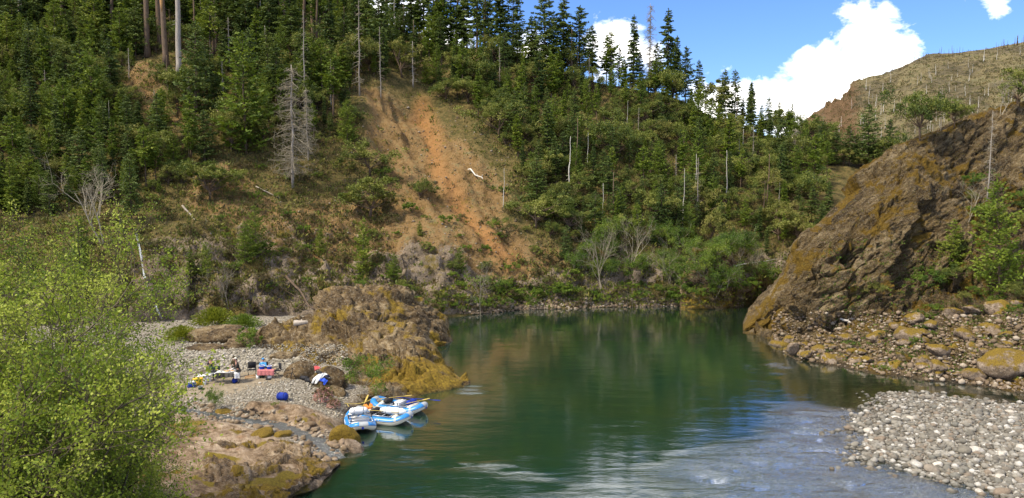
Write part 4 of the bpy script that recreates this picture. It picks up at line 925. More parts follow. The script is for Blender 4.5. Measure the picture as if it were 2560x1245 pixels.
for i, (k, px_, Y_, top_, lab) in enumerate(ALD):
    top_ += (-45 if px_ < 235 else 60); px_ = px_*.50-100; q = P(px_, 1245, Y_); g = drop(q[0], q[1], ('ground',)); z0 = g.z if g else 1.
    tz = P(px_, top_, Y_)[2]
    me_ = PR[k][1][1]; co = np.empty(len(me_.vertices)*3, np.float32); me_.vertices.foreach_get('co', co); co = co.reshape(-1, 3)[::40]*((tz-z0)/ref(k))
    lim = 462 if i % 3 else 430; bst = None
    for a_ in np.arange(0, 6.28, .39):
        a_ += i*.13; v_ = np.stack([co[:, 0]*math.cos(a_)-co[:, 1]*math.sin(a_)+q[0], co[:, 0]*math.sin(a_)+co[:, 1]*math.cos(a_)+q[1], co[:, 2]+z0], -1)
        mxp = np.percentile(pix(v_)[0], 99.6)
        if bst is None or abs(mxp-lim) < bst[0]: bst = (abs(mxp-lim), a_, mxp)
    sh_ = max(0, bst[2]-lim)/FPX*Y_
    plant(k, 'alder_tree', lab, 'alder tree', (q[0]-sh_, q[1], z0-.1), tz-z0, bst[1], None, ref(k), 1.0)
# ---- smaller plants round the camp
G3 = ('ground', 'outcrop_front', 'outcrop_rear', 'hill')
at('sapling1', 'alder_sapling', 'light green sapling in front of the outcrop behind the rafts', 'sapling', 893, 1003, 880, which=G3, sx=1.0)
at('sapling0', 'alder_sapling', 'small green sapling growing from the yellow moss by the stream', 'sapling', 540, 1028, 955, which=G3, sx=.8)
at('shrub1', 'shrub', 'small green shrub on the gravel left of the outcrop', 'shrub', 628, 870, 810, which=G3, sx=.9)
for px_, b_, t_, lab in [(535, 812, 770, 'bright yellow-green broom bush behind the camp'), (610, 818, 785, 'green broom bush right of the bright broom bush'), (455, 850, 815, 'yellow-green bush left of the camp rocks')]:
    r = np.random.RandomState(px_); C = []; Dr = []
    for _ in range(2600):
        a, e_ = r.rand()*6.28, r.uniform(.15, 1.5); L = r.uniform(.3, 1)
        d = np.array([math.cos(a)*math.cos(e_)*1.1, math.sin(a)*math.cos(e_), math.sin(e_)*.75]); C.append(d*L); Dr.append(d+r.normal(size=3)*.15)
    m_ = MB(); cards(m_, np.array(C)*1.4, np.array(Dr), .2, r.rand(len(C)), .25, px_)
    hh = hit(px_, b_, G3); h = (b_-t_)*hh[0].y/FPX
    e = thing('broom_bush', lab, 'bush', hh[0], 0, None, h/1.0); m_.build('foliage', M_broom if px_ != 610 else M_shrub, e)
for px_, b_, t_, lab in [(808, 1006, 965, 'flowering bush with pale pink blossom beside the suit-draped boulder'), (835, 1022, 995, 'low pink-flecked shrub between the blossom bush and the rafts'), (688, 1018, 1003, 'tiny green tuft on the gravel')]:
    hh = hit(px_, b_, G3); h = (b_-t_)*hh[0].y/FPX; e = thing('flowering_bush' if px_ != 688 else 'grass_tuft', lab, 'bush' if px_ != 688 else 'plant', hh[0], 0, None, h/2.2)
    link('stems', PR['greyshrub0'][0][1], e); me = PR['shrub0'][1][1]; link('foliage', me if px_ == 688 else PR['greyshrub0'][1][1], e)
    if px_ != 688:
        r = np.random.RandomState(px_); v = unit(r.normal(size=(500, 3))); v[:, 2] = np.abs(v[:, 2]); m_ = MB(); cards(m_, v*[1.35, 1.35, 1.75]*r.uniform(.8, 1.1, (500, 1))+[0, 0, .35], r.normal(size=(500, 3)), .26, r.rand(500), .9, 5); m_.build('blossom', M_pink, e)

# ---- ground cover nobody could count
def cover(name, label, mat, n, fn, which, size, per, seed, asp=.5, upb=1.):
    r = np.random.RandomState(seed); C = []; Dr = []; T = []; Sz = []
    k = 0; tries_ = 0
    while k < n and tries_ < n*4:
        tries_ += 1
        px_, py_ = fn(r)
        h = hit(px_, py_, which)
        if h is None or h[0].z < .12: continue
        if name in ('brush', 'undergrowth') and poly_in(np.array([px_]), np.array([py_]), EXC[0])[0] and r.rand() > .12: continue
        k += 1; m = per; s = size*r.uniform(.6, 1.4)
        v = r.normal(size=(m, 3))*[.5, .5, .3]; v[:, 2] = np.abs(v[:, 2])
        C.append(np.array(h[0])+v*s*1.6); Dr.append(v+[0, 0, upb]+r.normal(size=(m, 3))*.4); T.append(np.clip(r.rand()+r.normal(size=m)*.1, 0, 1)); Sz.append(np.full(m, s)*r.uniform(.6, 1.3, m))
    mb_ = MB(); cards(mb_, np.concatenate(C), np.concatenate(Dr), np.concatenate(Sz), np.concatenate(T), asp, seed)
    return tag(mb_.build(name, mat), label, name.replace('_', ' '), None, 'stuff')
cover('brush', 'low brown and olive brush covering the wooded slope', M_brush, 11000, lambda r: (r.uniform(-100, 2050), r.uniform(-60, 780)), ('hill', 'outcrop_point'), .34, 9, 201)
cover('undergrowth', 'low green undergrowth between the trees of the slope', M_oakb, 10000, lambda r: (r.uniform(-100, 2050), r.uniform(-60, 770)), ('hill',), .36, 9, 202)
cover('dry_grass', 'tan dry grass tufts on the open slope', M_dry, 5200, lambda r: (r.uniform(380, 1500), r.uniform(220, 780)), ('hill',), .24, 7, 203, .25, 2)
cover('ferns', 'green ferns and weeds on the right bank and cliff foot', M_shrub, 1500, lambda r: (r.uniform(2050, 2600), r.uniform(600, 950)), ('cliff',), .16, 8, 204)
cover('moss_and_grass', 'rusty grass and moss tufts over the right-hand cliff', M_dry, 2600, lambda r: (r.uniform(1900, 2600), r.uniform(260, 900)), ('cliff',), .16, 8, 205, .3)
cover('mountain_scrub', 'grey-green scrub on the burnt mountain', M_brush, 5000, lambda r: (r.uniform(2000, 2600), r.uniform(90, 420)), ('mtn',), .75, 7, 206)
cover('bank_herbs', 'yellow-green herbs along the far waterline', M_broom, 900, lambda r: (r.uniform(1080, 1950), r.uniform(715, 765)), ('hill', 'outcrop_point'), .22, 8, 207)
# burnt poles on the mountain: each one a tree
for i in range(190):
    if i < 42: px_ = rnd.uniform(2225, 2575); hpy = np.interp(px_, [2165, 2230, 2290, 2330, 2400, 2480, 2575], [200, 182, 150, 137, 133, 122, 102])+5; hh_ = rnd.uniform(8, 26)
    else: px_ = rnd.uniform(2050, 2590); hpy = np.interp(px_, [2050, 2165, 2290, 2560], [300, 210, 165, 120])+rnd.uniform(15, 200); hh_ = rnd.uniform(9, 34)
    h = hit(px_, hpy, ('mtn',))
    if h is None: continue
    H_ = hh_*h[0].y/FPX; e = link('burnt_tree', PR['bole' if i < 42 else 'pole'][0][1], None, h[0], (0, 0, rnd.uniform(0, 6)), (H_/10*2.2, H_/10*2.2, H_/10))
    tag(e, 'thin dark burnt tree standing on the mountain skyline' if i < 42 else 'thin grey burnt tree on the side of the far mountain', 'burnt tree', 'burnt trees on the mountain skyline' if i < 42 else 'burnt trees on the mountainside')
# ------------------------------------------------------------------ stones and boulders
def stonemat(name, cols, moss=0.):
    b = NB(name); f = b.math('FRACT', b.math('ADD', b.attr('tint'), b.rand())); n = len(cols)
    c = b.ramp(f, [((i+.5)/n, q) for i, q in enumerate(cols)]); p = b.pos()
    n2 = b.noise(p, 6, 5, .7); c = b.mix(b.ramp(n2, [(.35, .45), (.6, 0)]), c, (.08, .07, .055))
    wet = b.ramp(b.math('ADD', b.sep(p, 2), b.math('MULTIPLY', n2, .1)), [(.07, 1), (.16, 0)])
    c = b.mix(b.math('MULTIPLY', wet, .6), c, (.04, .035, .025))
    return b.done(b.bsdf(c, .85, b.bump(n2, .5, .05), .2))
M_cob = stonemat('river_cobble', [(0.122, 0.112, 0.091), (0.194, 0.176, 0.147), (0.158, 0.151, 0.126), (0.259, 0.238, 0.196), (0.216, 0.166, 0.119), (0.144, 0.137, 0.115), (0.317, 0.295, 0.252), (0.180, 0.162, 0.126), (0.475, 0.454, 0.406)])
M_grav = stonemat('gravel_stone', [(.19, .17, .125), (.29, .26, .195), (.38, .345, .27), (.25, .22, .165), (.50, .46, .385)])
M_rub = stonemat('bank_rubble_stone', [(0.144, 0.099, 0.056), (0.209, 0.150, 0.093), (0.259, 0.190, 0.130), (0.166, 0.119, 0.068), (0.374, 0.313, 0.236)])
import bmesh
def ico(sub):
    bm = bmesh.new(); bmesh.ops.create_icosphere(bm, subdivisions=sub, radius=1); bm.verts.index_update()
    V = np.array([v.co[:] for v in bm.verts]); F = np.array([[v.index for v in f.verts] for f in bm.faces]); bm.free(); return V, F
I1, I2, I3, I4 = ico(1), ico(2), ico(3), ico(4)
def rock(seed, base, flat=.6, ang=.35, rough=.12):
    V, F = base; r = np.random.RandomState(seed); q = V.copy()
    for _ in range(9):
        n_ = unit(r.normal(size=3)); d = r.uniform(.62, .9); s = q@n_; q = q-np.outer(np.maximum(s-d, 0), n_)*(ang*2.2 if ang < .45 else 1.)
    q = q*(1+fbm(V*1.2+seed, 3, seed)[:, None]*rough*1.5)+unit(V)*(fbm(V*3+seed, 3, seed+3)*rough*.5)[:, None]
    return q*np.array([1, r.uniform(.65, .9), flat*r.uniform(.8, 1.2)]), F
def stone_me(name, seed, base, mat, attrs=None, **k):
    V, F = rock(seed, base, **k); at_ = {'tint': np.full(len(V), (seed*.371) % 1)}
    if attrs: at_.update({a: fn(V) for a, fn in attrs.items()})
    return mkmesh(name, V, F, [mat], True, at_)
def zat(x, y, which=('ground', 'cliff')):
    g = drop(x, y, which, 60); return g.z if g else 0
CB = [stone_me('cobble', 300+i, I2, M_cob, flat=.55, ang=.3, rough=.10) for i in range(10)]
def sample_bar(n, r, mx=4):
    out = []
    while len(out) < n:
        px_, py_ = r.uniform(2080, 2640), 975+300*r.rand()**.9
        q = PZ(px_, py_, .15); s = float(sdist(np.array([q[0]]), np.array([q[1]]), BAR)[0])
        if s < 0 and r.rand() > math.exp(s/1.1)*.5: continue
        out.append((q[0], q[1]))
    return out
r = np.random.RandomState(5)
sizes = np.sort(np.clip(np.exp(r.normal(math.log(.26), .35, 300)), .19, .62))[::-1]
pts = sample_bar(300, r); used = []
for i, s_ in enumerate(sizes):
    for _ in range(30):
        x_, y_ = pts[i]
        if all((x_-a)**2+(y_-c_)**2 > (s_+d_)**2*.45 for a, c_, d_ in used): break
        pts[i] = sample_bar(1, r)[0]
    used.append((x_, y_, s_))
    s_ = s_*(1.15 if y_ < 50 else .95)
    z_ = zat(x_, y_)
    big = i < 14
    o = link('cobble', CB[i % 10], None, (x_, y_, max(z_, -.12)+s_*.20), (r.normal()*.15, r.normal()*.15, r.rand()*6.28), (s_*.72,)*3)
    tag(o, 'one of the largest rounded stones lying on the cobble bar' if big else 'grey river cobble on the bar at the lower right', 'stone', 'largest stones of the cobble bar' if big else 'grey cobbles of the lower right bar')
WH = [(2438, 1135, .85, 'pale blocky boulder, largest stone in the middle of the cobble bar'), (2505, 1145, .62, 'white angular stone right of the pale blocky boulder'), (2550, 1130, .6, 'white rounded stone at the right edge of the cobble bar'), (2525, 1035, .6, 'big pale rounded stone at the upper right of the cobble bar'), (2170, 1072, .6, 'pale stone at the left tip of the cobble bar'), (2275, 1047, .55, 'white flat stone near the upper left tip of the bar'), (2240, 1043, .5, 'cream stone beside the white flat stone at the bar tip'), (2500, 1190, .6, 'round white stone low on the cobble bar'), (2450, 1218, .5, 'white pebble-like stone at the water edge, lowest on the bar'), (2346, 1160, .5, 'rounded cream stone at the waterline of the bar'), (2175, 1095, .5, 'tan egg-shaped stone at the left waterline of the bar'), (2175, 1152, .55, 'lowest of three dark stacked stones at the waterline'), (2168, 1140, .5, 'middle of three dark stones at the waterline'), (2170, 1130, .45, 'topmost of three dark stones at the waterline')]
M_white = stonemat('white_stone', [(.48, .44, .37), (.56, .52, .45), (.44, .39, .32)])
for i, (px_, py_, s_, lab) in enumerate(WH):
    q = PZ(px_, py_, .25); dk = px_ < 2176 and py_ > 1125
    o = link('stone', stone_me('stone', 340+i, I3, M_cob if dk else M_white, flat=.6, ang=.5 if i < 2 else .3, rough=.08), None, (q[0], q[1], zat(q[0], q[1])+s_*.12), (0, 0, i), (s_*.62,)*3); tag(o, lab, 'stone')
def scatter(name, label, cat, mat, pts, sizes, seed, which, base=I1, flat=.6, emb=.15, nv=6):
    r = np.random.RandomState(seed); var = [rock(seed+k, base, flat, .3, .12) for k in range(nv)]
    Vs = []; Fs = []; Ts = []; n = 0
    for (x_, y_, *zz), s_ in zip(pts, sizes):
        V, F = var[r.randint(nv)]; z_ = zz[0] if zz else zat(x_, y_, which)
        a = r.rand()*6.28; ca_, sa_ = math.cos(a), math.sin(a)
        Vs.append(V@np.array([[ca_, sa_, 0], [-sa_, ca_, 0], [0, 0, 1]])*s_+[x_, y_, z_+s_*emb]); Fs.append(F+n); n += len(V); Ts.append(np.full(len(V), r.rand()))
    return tag(link(name, mkmesh(name, np.concatenate(Vs), np.concatenate(Fs), [mat], True, {'tint': np.concatenate(Ts)})), label, cat, None, 'stuff')
r = np.random.RandomState(8)
pp = sample_bar(9000, r)
scatter('cobbles', 'grey and tan river cobbles covering the lower right bar', 'cobbles', M_cob, pp, np.clip(np.exp(r.normal(math.log(.10), .55, 9000)), .035, .30), 400, ('ground',), emb=.25)
# stones on the bed under the riffle
bp_ = []
while len(bp_) < 1800:
    q = PZ(r.uniform(1650, 2600), r.uniform(985, 1290), -.3)
    if poly_in(np.array([q[0]]), np.array([q[1]]), RIF)[0] or r.rand() < .25: bp_.append((q[0], q[1]))
scatter('bed_stones', 'stones on the shallow river bed under the riffle', 'stones', M_cob, bp_, np.clip(np.exp(r.normal(math.log(.16), .4, 1800)), .07, .4), 420, ('ground',), emb=.3)
# camp gravel
def region_pts(n, r, fn, which, cond=lambda h: True):
    out = []; k = 0
    while len(out) < n and k < n*6:
        k += 1; px_, py_ = fn(r); h = hit(px_, py_, which)
        if h and cond(h[0]): out.append((h[0].x, h[0].y, h[0].z))
    return out
def gcond(h):
    i = int((h.x-gx[0])/.33); j = int((h.y-gy[0])/.33)
    return h.z > .1 and 0 <= i < len(gx) and 0 <= j < len(gy) and gravel[j, i] > .5 and sand[j, i] < .45+.4*rnd.random()
gp_ = region_pts(9500, r, lambda r: (r.uniform(420, 870), r.uniform(860, 1045)), ('ground', 'outcrop_front', 'outcrop_rear'), gcond)
scatter('gravel', 'pale gravel stones of the camp beach', 'gravel', M_grav, gp_, np.clip(np.exp(r.normal(math.log(.055), .4, len(gp_))), .025, .2), 430, ('ground',), emb=.2)
gp_ = region_pts(2600, r, lambda r: (r.uniform(440, 760), r.uniform(800, 925)), ('ground',), lambda h: h.z > .3)
scatter('scree', 'grey-white cobbles behind the camp', 'gravel', M_grav, gp_, np.clip(np.exp(r.normal(math.log(.12), .4, len(gp_))), .05, .4), 440, ('ground',), emb=.2)
gp_ = region_pts(3800, r, lambda r: (r.uniform(1930, 2620), r.uniform(780, 985)), ('cliff',), lambda h: .05 < h.z < 6)
scatter('rubble', 'stones and rubble along the right bank', 'rubble', M_rub, gp_, np.clip(np.exp(r.normal(math.log(.12), .5, len(gp_))), .04, .45), 450, ('cliff',), emb=.25)
gp_ = region_pts(2200, r, lambda r: (r.uniform(1150, 1860), r.uniform(745, 785)), ('hill',), lambda h: -.1 < h.z < 1.3)
scatter('shore_stones', 'stones along the far waterline', 'stones', M_rub, gp_, np.clip(np.exp(r.normal(math.log(.16), .4, len(gp_))), .06, .5), 460, ('hill',), emb=.2)
gp_ = region_pts(1500, r, lambda r: (r.uniform(700, 1350), r.uniform(240, 760)), ('hill',), lambda h: True)
scatter('slope_stones', 'loose stones on the bare landslip slope', 'stones', M_rub, gp_, np.clip(np.exp(r.normal(math.log(.12), .4, len(gp_))), .06, .4), 470, ('hill',), emb=.2)
sp_ = []
for k in range(520):
    i_ = rnd.randint(0, len(stp)-2); t_ = rnd.random(); sd = rnd.choice([-1, 1])*rnd.uniform(.25, 1.25)
    dx_, dy_ = stp[i_+1][0]-stp[i_][0], stp[i_+1][1]-stp[i_][1]; L_ = math.hypot(dx_, dy_)
    sp_.append((stp[i_][0]+dx_*t_-dy_/L_*sd, stp[i_][1]+dy_*t_+dx_/L_*sd))
scatter('stream_stones', 'stones along and in the small stream', 'stones', M_rub, sp_, np.clip(np.exp(r.normal(math.log(.13), .5, len(sp_))), .05, .36), 425, ('ground', 'rock_shelf'), I2, .6, .15)
# boulders of the right bank, each one its own
mf = {'moss': lambda V: .3+.9*V[:, 2]+.2}
BO = [stone_me('boulder', 500+i, I4, M_boulder, mf, flat=.75, ang=.55, rough=.10) for i in range(6)]
BL = [(2275, 845, 1.5, 'large dark mossy boulder with a steep face, middle of the right bank'), (2190, 850, .9, 'rounded mossy boulder left of the large dark one'), (2120, 850, 1.0, 'golden mossy boulder below the white driftwood'), (2050, 880, 1.0, 'boulder at the left tip of the right bank'), (1955, 872, 1.2, 'low smooth boulder at the water on the left tip of the right bank'), (2075, 905, .8, 'brown boulder at the water edge right of the tip'), (2350, 880, 1.0, 'mossy boulder in the sandy hollow of the right bank'), (2310, 905, .7, 'grey rounded stone at the water edge of the right bank'), (2420, 850, 1.4, 'wide mossy boulder under the right bank slope'), (2480, 830, 1.1, 'yellow mossy boulder near the right edge of the bank'), (2530, 925, 2.2, 'huge golden moss-covered boulder at the right edge by the water'), (2440, 945, 1.0, 'wet brown boulder at the water left of the huge mossy one'), (2390, 790, 1.3, 'dark boulder halfway up the right bank'), (2500, 780, 1.3, 'pale streaked boulder near the right edge of the slope'), (2240, 820, .8, 'small boulder touching the cliff foot'), (2330, 815, .9, 'tilted boulder above the large dark boulder')]
for i, (px_, py_, s_, lab) in enumerate(BL):
    h = hit(px_, py_, ('cliff',))
    if h: tag(link('boulder', BO[i % 6], None, h[0]+Vector((0, .2*s_, s_*.15)), (r.normal()*.2, r.normal()*.2, r.rand()*6.28), (s_, s_, s_*r.uniform(.7, .95))), lab, 'boulder')
for i in range(110):
    px_ = r.uniform(1960, 2640); lo = np.interp(px_, [1960, 2100, 2560], [885, 905, 960]); py_ = lo-r.rand()**1.3*np.interp(px_, [1960, 2100, 2300, 2560], [30, 75, 150, 210])
    h = hit(px_, py_, ('cliff',))
    if not h: continue
    s_ = float(np.clip(np.exp(r.normal(math.log(.42), .4)), .2, 1.1))
    tag(link('boulder', BO[i % 6], None, h[0]+Vector((0, 0, s_*.1)), (r.normal()*.3, r.normal()*.3, r.rand()*6.28), (s_, s_, s_*r.uniform(.55, .9))), 'brown moss-tinged rock of the right bank', 'boulder', 'rocks strewn over the right bank')
MB_ = [(858, 1118, 1.0, 'boulder capped with golden moss beside the moored rafts', 1.75), (655, 1088, 1.0, 'low rock with a thick golden moss cap on the near rock shelf', .55), (555, 1034, .85, 'bright yellow-green moss hummock beside the stream', .5), (700, 1092, .7, 'small moss hump right of the thick golden moss cap', .5), (590, 1180, .8, 'rusty moss hump low on the rock shelf', .4)]
for i, (px_, py_, s_, lab, zz) in enumerate(MB_):
    h = hit(px_, py_, ('ground', 'rock_shelf')) if i else None
    l_ = h[0] if h else Vector(PZ(856, 1108, .25))
    tag(link('mossy_rock', stone_me('mossy_rock', 520+i, I4, M_mossb, mf, flat=.7, ang=.4, rough=.14), None, l_+Vector((0, .3, .0)), (0, 0, i*1.3), (s_, s_*.8, s_*zz)), lab, 'mossy rock')
o = stone_me('rock', 531, I4, M_boulder, {'moss': lambda V: V[:, 2]*0-.5}, flat=.6, ang=.5, rough=.1)
q = PZ(893, 1128, 0); tag(link('rock', o, None, (q[0]-.1, q[1]+.3, .0), (0, .45, -.5), (1.0, .7, .75)), 'bare grey rock sloping into the water beside the moss-capped boulder', 'rock')
for i, (px_, py_, s_, lab) in enumerate([(812, 968, 1.55, 'brown boulder draped with white suits'), (742, 945, 1.5, 'smooth tan boulder behind the tripod'), (835, 990, 1.0, 'grey rock between the draped boulder and the sapling')]):
    h = hit(px_, py_, ('ground', 'outcrop_front'))
    b_ = tag(link('boulder', stone_me('boulder', 540+i, I4, M_outcrop, {'moss': lambda V: V[:, 2]*.4-.3}, flat=.75, ang=.4, rough=.1), None, h[0]+Vector((0, .9, .2 if i == 0 else 0)), (0, 0, i), (s_, s_*.85, s_*[.95, .8, .7][i])), lab, 'boulder')
    BV['drape%d' % i] = None
    if i == 0: bold = b_
for i, (px_, py_, s_, lab) in enumerate([(545, 862, 3.6, 'dark brown rock hump behind the camp at the left'), (600, 868, 2.4, 'smaller brown rock right of the dark hump behind the camp'), (470, 850, 2.6, 'brown rock hump nearest the alder thicket'), (500, 880, 2.0, 'low brown rock at the left end of the camp cobbles'), (700, 900, 1.6, 'low tan rock at the foot of the outcrop behind the pink table')]):
    h = hit(px_, py_, ('ground', 'outcrop_front'))
    tag(link('rock', stone_me('rock', 550+i, I4, M_outcrop, {'moss': lambda V: V[:, 2]*.3-.3}, flat=.6, ang=.5, rough=.2), None, h[0]+Vector((0, s_*.6, -.1)), (0, 0, i), (s_, s_*.7, s_*.6)), lab, 'rock')
# driftwood and fallen logs
def log(px1, py1, px2, py2, rad, lab, mat, which=('hill', 'ground', 'cliff', 'outcrop_front', 'outcrop_rear'), bend=.3, lift=.1, tw=3, nm='log'):
    a, c_ = hit(px1, py1, which), hit(px2, py2, which)
    if not a or not c_: return
    a = np.array(a[0]); c_ = np.array(c_[0]); t = np.linspace(0, 1, 9)[:, None]
    pts_ = a+(c_-a)*t+np.cumsum(rs.normal(size=(9, 3))*bend*np.linalg.norm(c_-a)*.02, axis=0)+[0, 0, rad+lift]
    e = thing(nm, lab, 'log', pts_[0]); pts_ = pts_-pts_[0]
    m_ = MB(); m_.tube(pts_, rad*np.linspace(1, .45, 9), 8, .5); m_.build('stem', mat, e, True)
    L_ = np.linalg.norm(c_-a)
    for _ in range(tw):
        q = pts_[rnd.randint(3, 8)]; d = unit(rs.normal(size=3)+[0, 0, .6])*L_*.14; m2_ = MB(); m2_.tube([q, q+d*.6+rs.normal(size=3)*.05, q+d], [rad*.4, rad*.25, .01], 4); m2_.build('branch', mat, e)
log(2090, 803, 2152, 818, .16, 'bleached white driftwood log on the right bank', M_barkpale, bend=2, tw=2)
log(1840, 668, 1932, 650, .09, 'pale fallen trunk leaning from the rock point over the river bend', M_barkpale, which=('outcrop_point', 'cliff', 'hill'), tw=1)
log(455, 520, 525, 590, .14, 'dark fallen trunk on the open slope above the camp', M_barkgrey)
log(720, 690, 790, 768, .16, 'mossy fallen trunk lying down the slope left of the rear outcrop', M_bark)
log(1172, 430, 1200, 455, .13, 'curved pale fallen branch at the right rim of the landslip', M_barkpale, bend=2)
log(600, 1032, 655, 1028, .10, 'dark twisted driftwood by the stream', M_char, which=('ground',), bend=3)
log(920, 180, 938, 140, .14, 'orange broken trunk leaning above the landslip top', M_barktan)
log(640, 470, 700, 500, .1, 'grey fallen pole below the big grey dead fir', M_barkgrey)
log(545, 245, 565, 225, .12, 'black charred log on the slope beside the tall young fir', M_char)
mb = MB(); mb.box((0, 0, 0), (2.6, .9, .35), .1, .05); h = hit(768, 808, ('ground', 'outcrop_front', 'outcrop_rear', 'hill'))
e = tag(mb.build('driftwood_slab', M_barkgrey, None, loc=h[0]+Vector((0, .3, .12)), rot=(.1, -.08, .15)), 'long pale slab-like piece of driftwood on top of the outcrop saddle', 'driftwood')
# waterfall threads
b = NB('falling_water'); p = b.pos(); M_fall = b.done(b.bsdf(b.ramp(b.noise(b.map(p, (3, 3, .6)), 3, 4), [(.35, (.22, .24, .24)), (.6, (.62, .65, .65))]), .4))
for nm_, pl in (('a', [(338, 574), (343, 592), (348, 612), (352, 640), (357, 670), (363, 695), (372, 722)]), ('b', [(388, 760), (395, 778), (404, 796)])):
    pp_ = []
    for px_, py_ in pl:
        h = hit(px_, py_, ('hill',)); pp_.append(np.array(h[0])-unit(np.array(h[0])-[0, 0, CAMZ])*.45)
    pp_ = np.array(pp_); mb = MB()
    for k in range(7):
        o_ = rs.normal(size=3)*[.06, .05, 0]; mb.tube(pp_+o_+rs.normal(size=pp_.shape)*.05, np.linspace(.012, .035, len(pp_))*rs.uniform(.6, 1.2), 5)
    tag(mb.build('waterfall', M_fall, None, True), kind='structure')
# ------------------------------------------------------------------ rafts
M_blue = simple('blue_raft_rubber', (.022, .20, .50), .35, .5, .1)
M_cream = simple('cream_raft_rubber', (.62, .58, .47), .45, .4, .08)
M_grey = simple('grey_raft_floor', (.35, .37, .38), .6)
M_alu = simple('aluminium', (.45, .46, .48), .35, .5, .1, metal=.7)
M_black = simple('black_nylon', (.015, .015, .018), .7)
M_yel = simple('yellow_oar', (.50, .36, .09), .6)
M_whi = simple('white_plastic', (.72, .72, .70), .5, .4, .06)
M_dblu = simple('blue_nylon', (.012, .035, .27), .75, .2, .35)
M_lblu = simple('light_blue_cloth', (.07, .30, .58), .8)
M_ora = simple('orange_vest', (.70, .19, .03), .7)
M_red = simple('red_pattern_cloth', (.42, .07, .07), .8, var=.7, sc=14)
M_pinkt = simple('pink_tablecloth', (.50, .17, .17), .8, var=.55, sc=14)
M_tan = simple('food_tray', (.62, .40, .18), .7, var=.4, sc=12)
M_ybox = simple('yellow_box_plastic', (.70, .42, .02), .45, .4, .08)
M_olive = simple('olive_cloth', (.055, .045, .02), .85)
M_navy = simple('navy_cloth', (.012, .014, .035), .85)
M_dgrey = simple('charcoal_cloth', (.035, .032, .03), .85)
M_gpants = simple('grey_trousers', (.09, .085, .075), .85)
M_skin = simple('skin', (.50, .27, .19), .6, .3, .1)
M_hair = simple('brown_hair', (.05, .03, .018), .8)
M_green = simple('dark_green_sack', (.02, .045, .03), .8)
M_rope = simple('yellow_rope', (.55, .42, .10), .8)
def raft(label, cx, cy, rz, L=4.4, Wd=2.05, seed=0):
    e = thing('raft', label, 'raft', (cx, cy, 0.0), rz, None)
    n = 56; th = np.linspace(0, 2*math.pi, n, endpoint=False); rt = .27
    ex = 2/3.2; hx_, hy_ = L/2-rt, Wd/2-rt
    x = hx_*np.sign(np.cos(th))*np.abs(np.cos(th))**ex; y = hy_*np.sign(np.sin(th))*np.abs(np.sin(th))**ex
    z = .25+.34*np.clip((np.abs(x)/hx_-.5)/.5, 0, 1)**1.7
    c = np.stack([x, y, z], -1); tg = np.roll(c, -1, 0)-np.roll(c, 1, 0); tg = unit(tg)
    a = unit(np.cross(tg, [0, 0, 1.])); b_ = np.cross(a, tg)
    S_ = 16; ph = np.arange(S_)*2*math.pi/S_+math.pi/S_
    rr = rt*(1-.12*np.clip((np.abs(x)/hx_-.6)/.4, 0, 1))
    V = c[:, None]+rr[:, None, None]*(a[:, None]*np.cos(ph)[None, :, None]+b_[:, None]*np.sin(ph)[None, :, None])
    i, k = np.meshgrid(np.arange(n), np.arange(S_), indexing='ij'); i2 = (i+1) % n; k2 = (k+1) % S_
    F = np.stack([i*S_+k, i2*S_+k, i2*S_+k2, i*S_+k2], -1).reshape(-1, 4)
    up = np.sin((ph+math.pi/S_))
    mi = np.where(np.broadcast_to((up > .12)[None], (n, S_)), 0, 1)
    # pale chafe bands across the bow tube
    bandx = np.abs(x)/hx_
    mi = np.where((mi == 0) & (((bandx > .93) & (np.abs(y) < .22))[:, None] | ((bandx > .62) & (bandx < .70))[:, None]) & (up > .3)[None], 2, mi)
    link('tube', mkmesh('tube', V, F, [M_blue, M_cream, M_grey], True, {'tint': np.zeros(n*S_)}, mi.reshape(-1)), e)
    f_ = MB(); inner = c*[.9, .82, 1]; inner[:, 2] = z-.22
    ctr = np.array([[0, 0, .05]]); fl = np.concatenate([ctr, inner]); kk_ = np.arange(n)
    f_.add(fl, np.stack([np.zeros(n, int), 1+kk_, 1+(kk_+1) % n], 1)); f_.build('floor', M_grey, e)
    for tx in (-1.15, 1.2):
        t_ = MB(); t_.tube([(tx, -hy_+.1, .45), (tx, -.3, .47), (tx, .3, .47), (tx, hy_-.1, .45)], .19, 12); t_.build('thwart', M_cream, e, True)
    fr_ = MB()
    for yy in (-hy_, hy_): fr_.tube([(-.95, yy, .58), (.95, yy, .58)], .035, 6)
    for xx in (-.95, -.3, .35, .95): fr_.tube([(xx, -hy_, .58), (xx, hy_, .58)], .035, 6)
    fr_.build('frame', M_alu, e, True)
    for yy in (-1, 1):
        o_ = MB(); o_.tube([(0, yy*hy_, .58), (0, yy*hy_, .78)], .03, 6); o_.box((0, yy*hy_, .80), (.1, .05, .08)); o_.build('oarlock', M_black, e)
    sl_ = MB(); 
    for q in range(0, n, 1):
        p1 = c[q]+a[q]*rr[q]*1.0+b_[q]*.04; 
    lp = c+a*(rr[:, None]+.012)+b_*.03; lp = np.concatenate([lp, lp[:1]]); sl_.tube(lp, .012, 4); sl_.build('grab_line', M_black, e)
    for sx in (-1, 1):
        d_ = MB(); th_ = np.linspace(0, 2*math.pi, 12, endpoint=False); px_ = sx*(L/2+.006)
        rr_ = .085; d_.add([(px_-sx*.008, 0, .50)]+[(px_-sx*(.008+.004*abs(math.sin(t_))), rr_*math.cos(t_), .50+rr_*math.sin(t_)) for t_ in th_], [(0, 1+q, 1+(q+1) % 12) for q in range(12)]); d_.build('emblem', M_dblu, e)
    for sy in (-1, 1):
        mk = MB()
        for q in range(4): mk.box((-.42+q*.22, sy*(Wd/2-.035), .37), (.05 if q % 2 else .12, .03, .14), 0, 0)
        mk.build('lettering', M_whi, e)
    return e
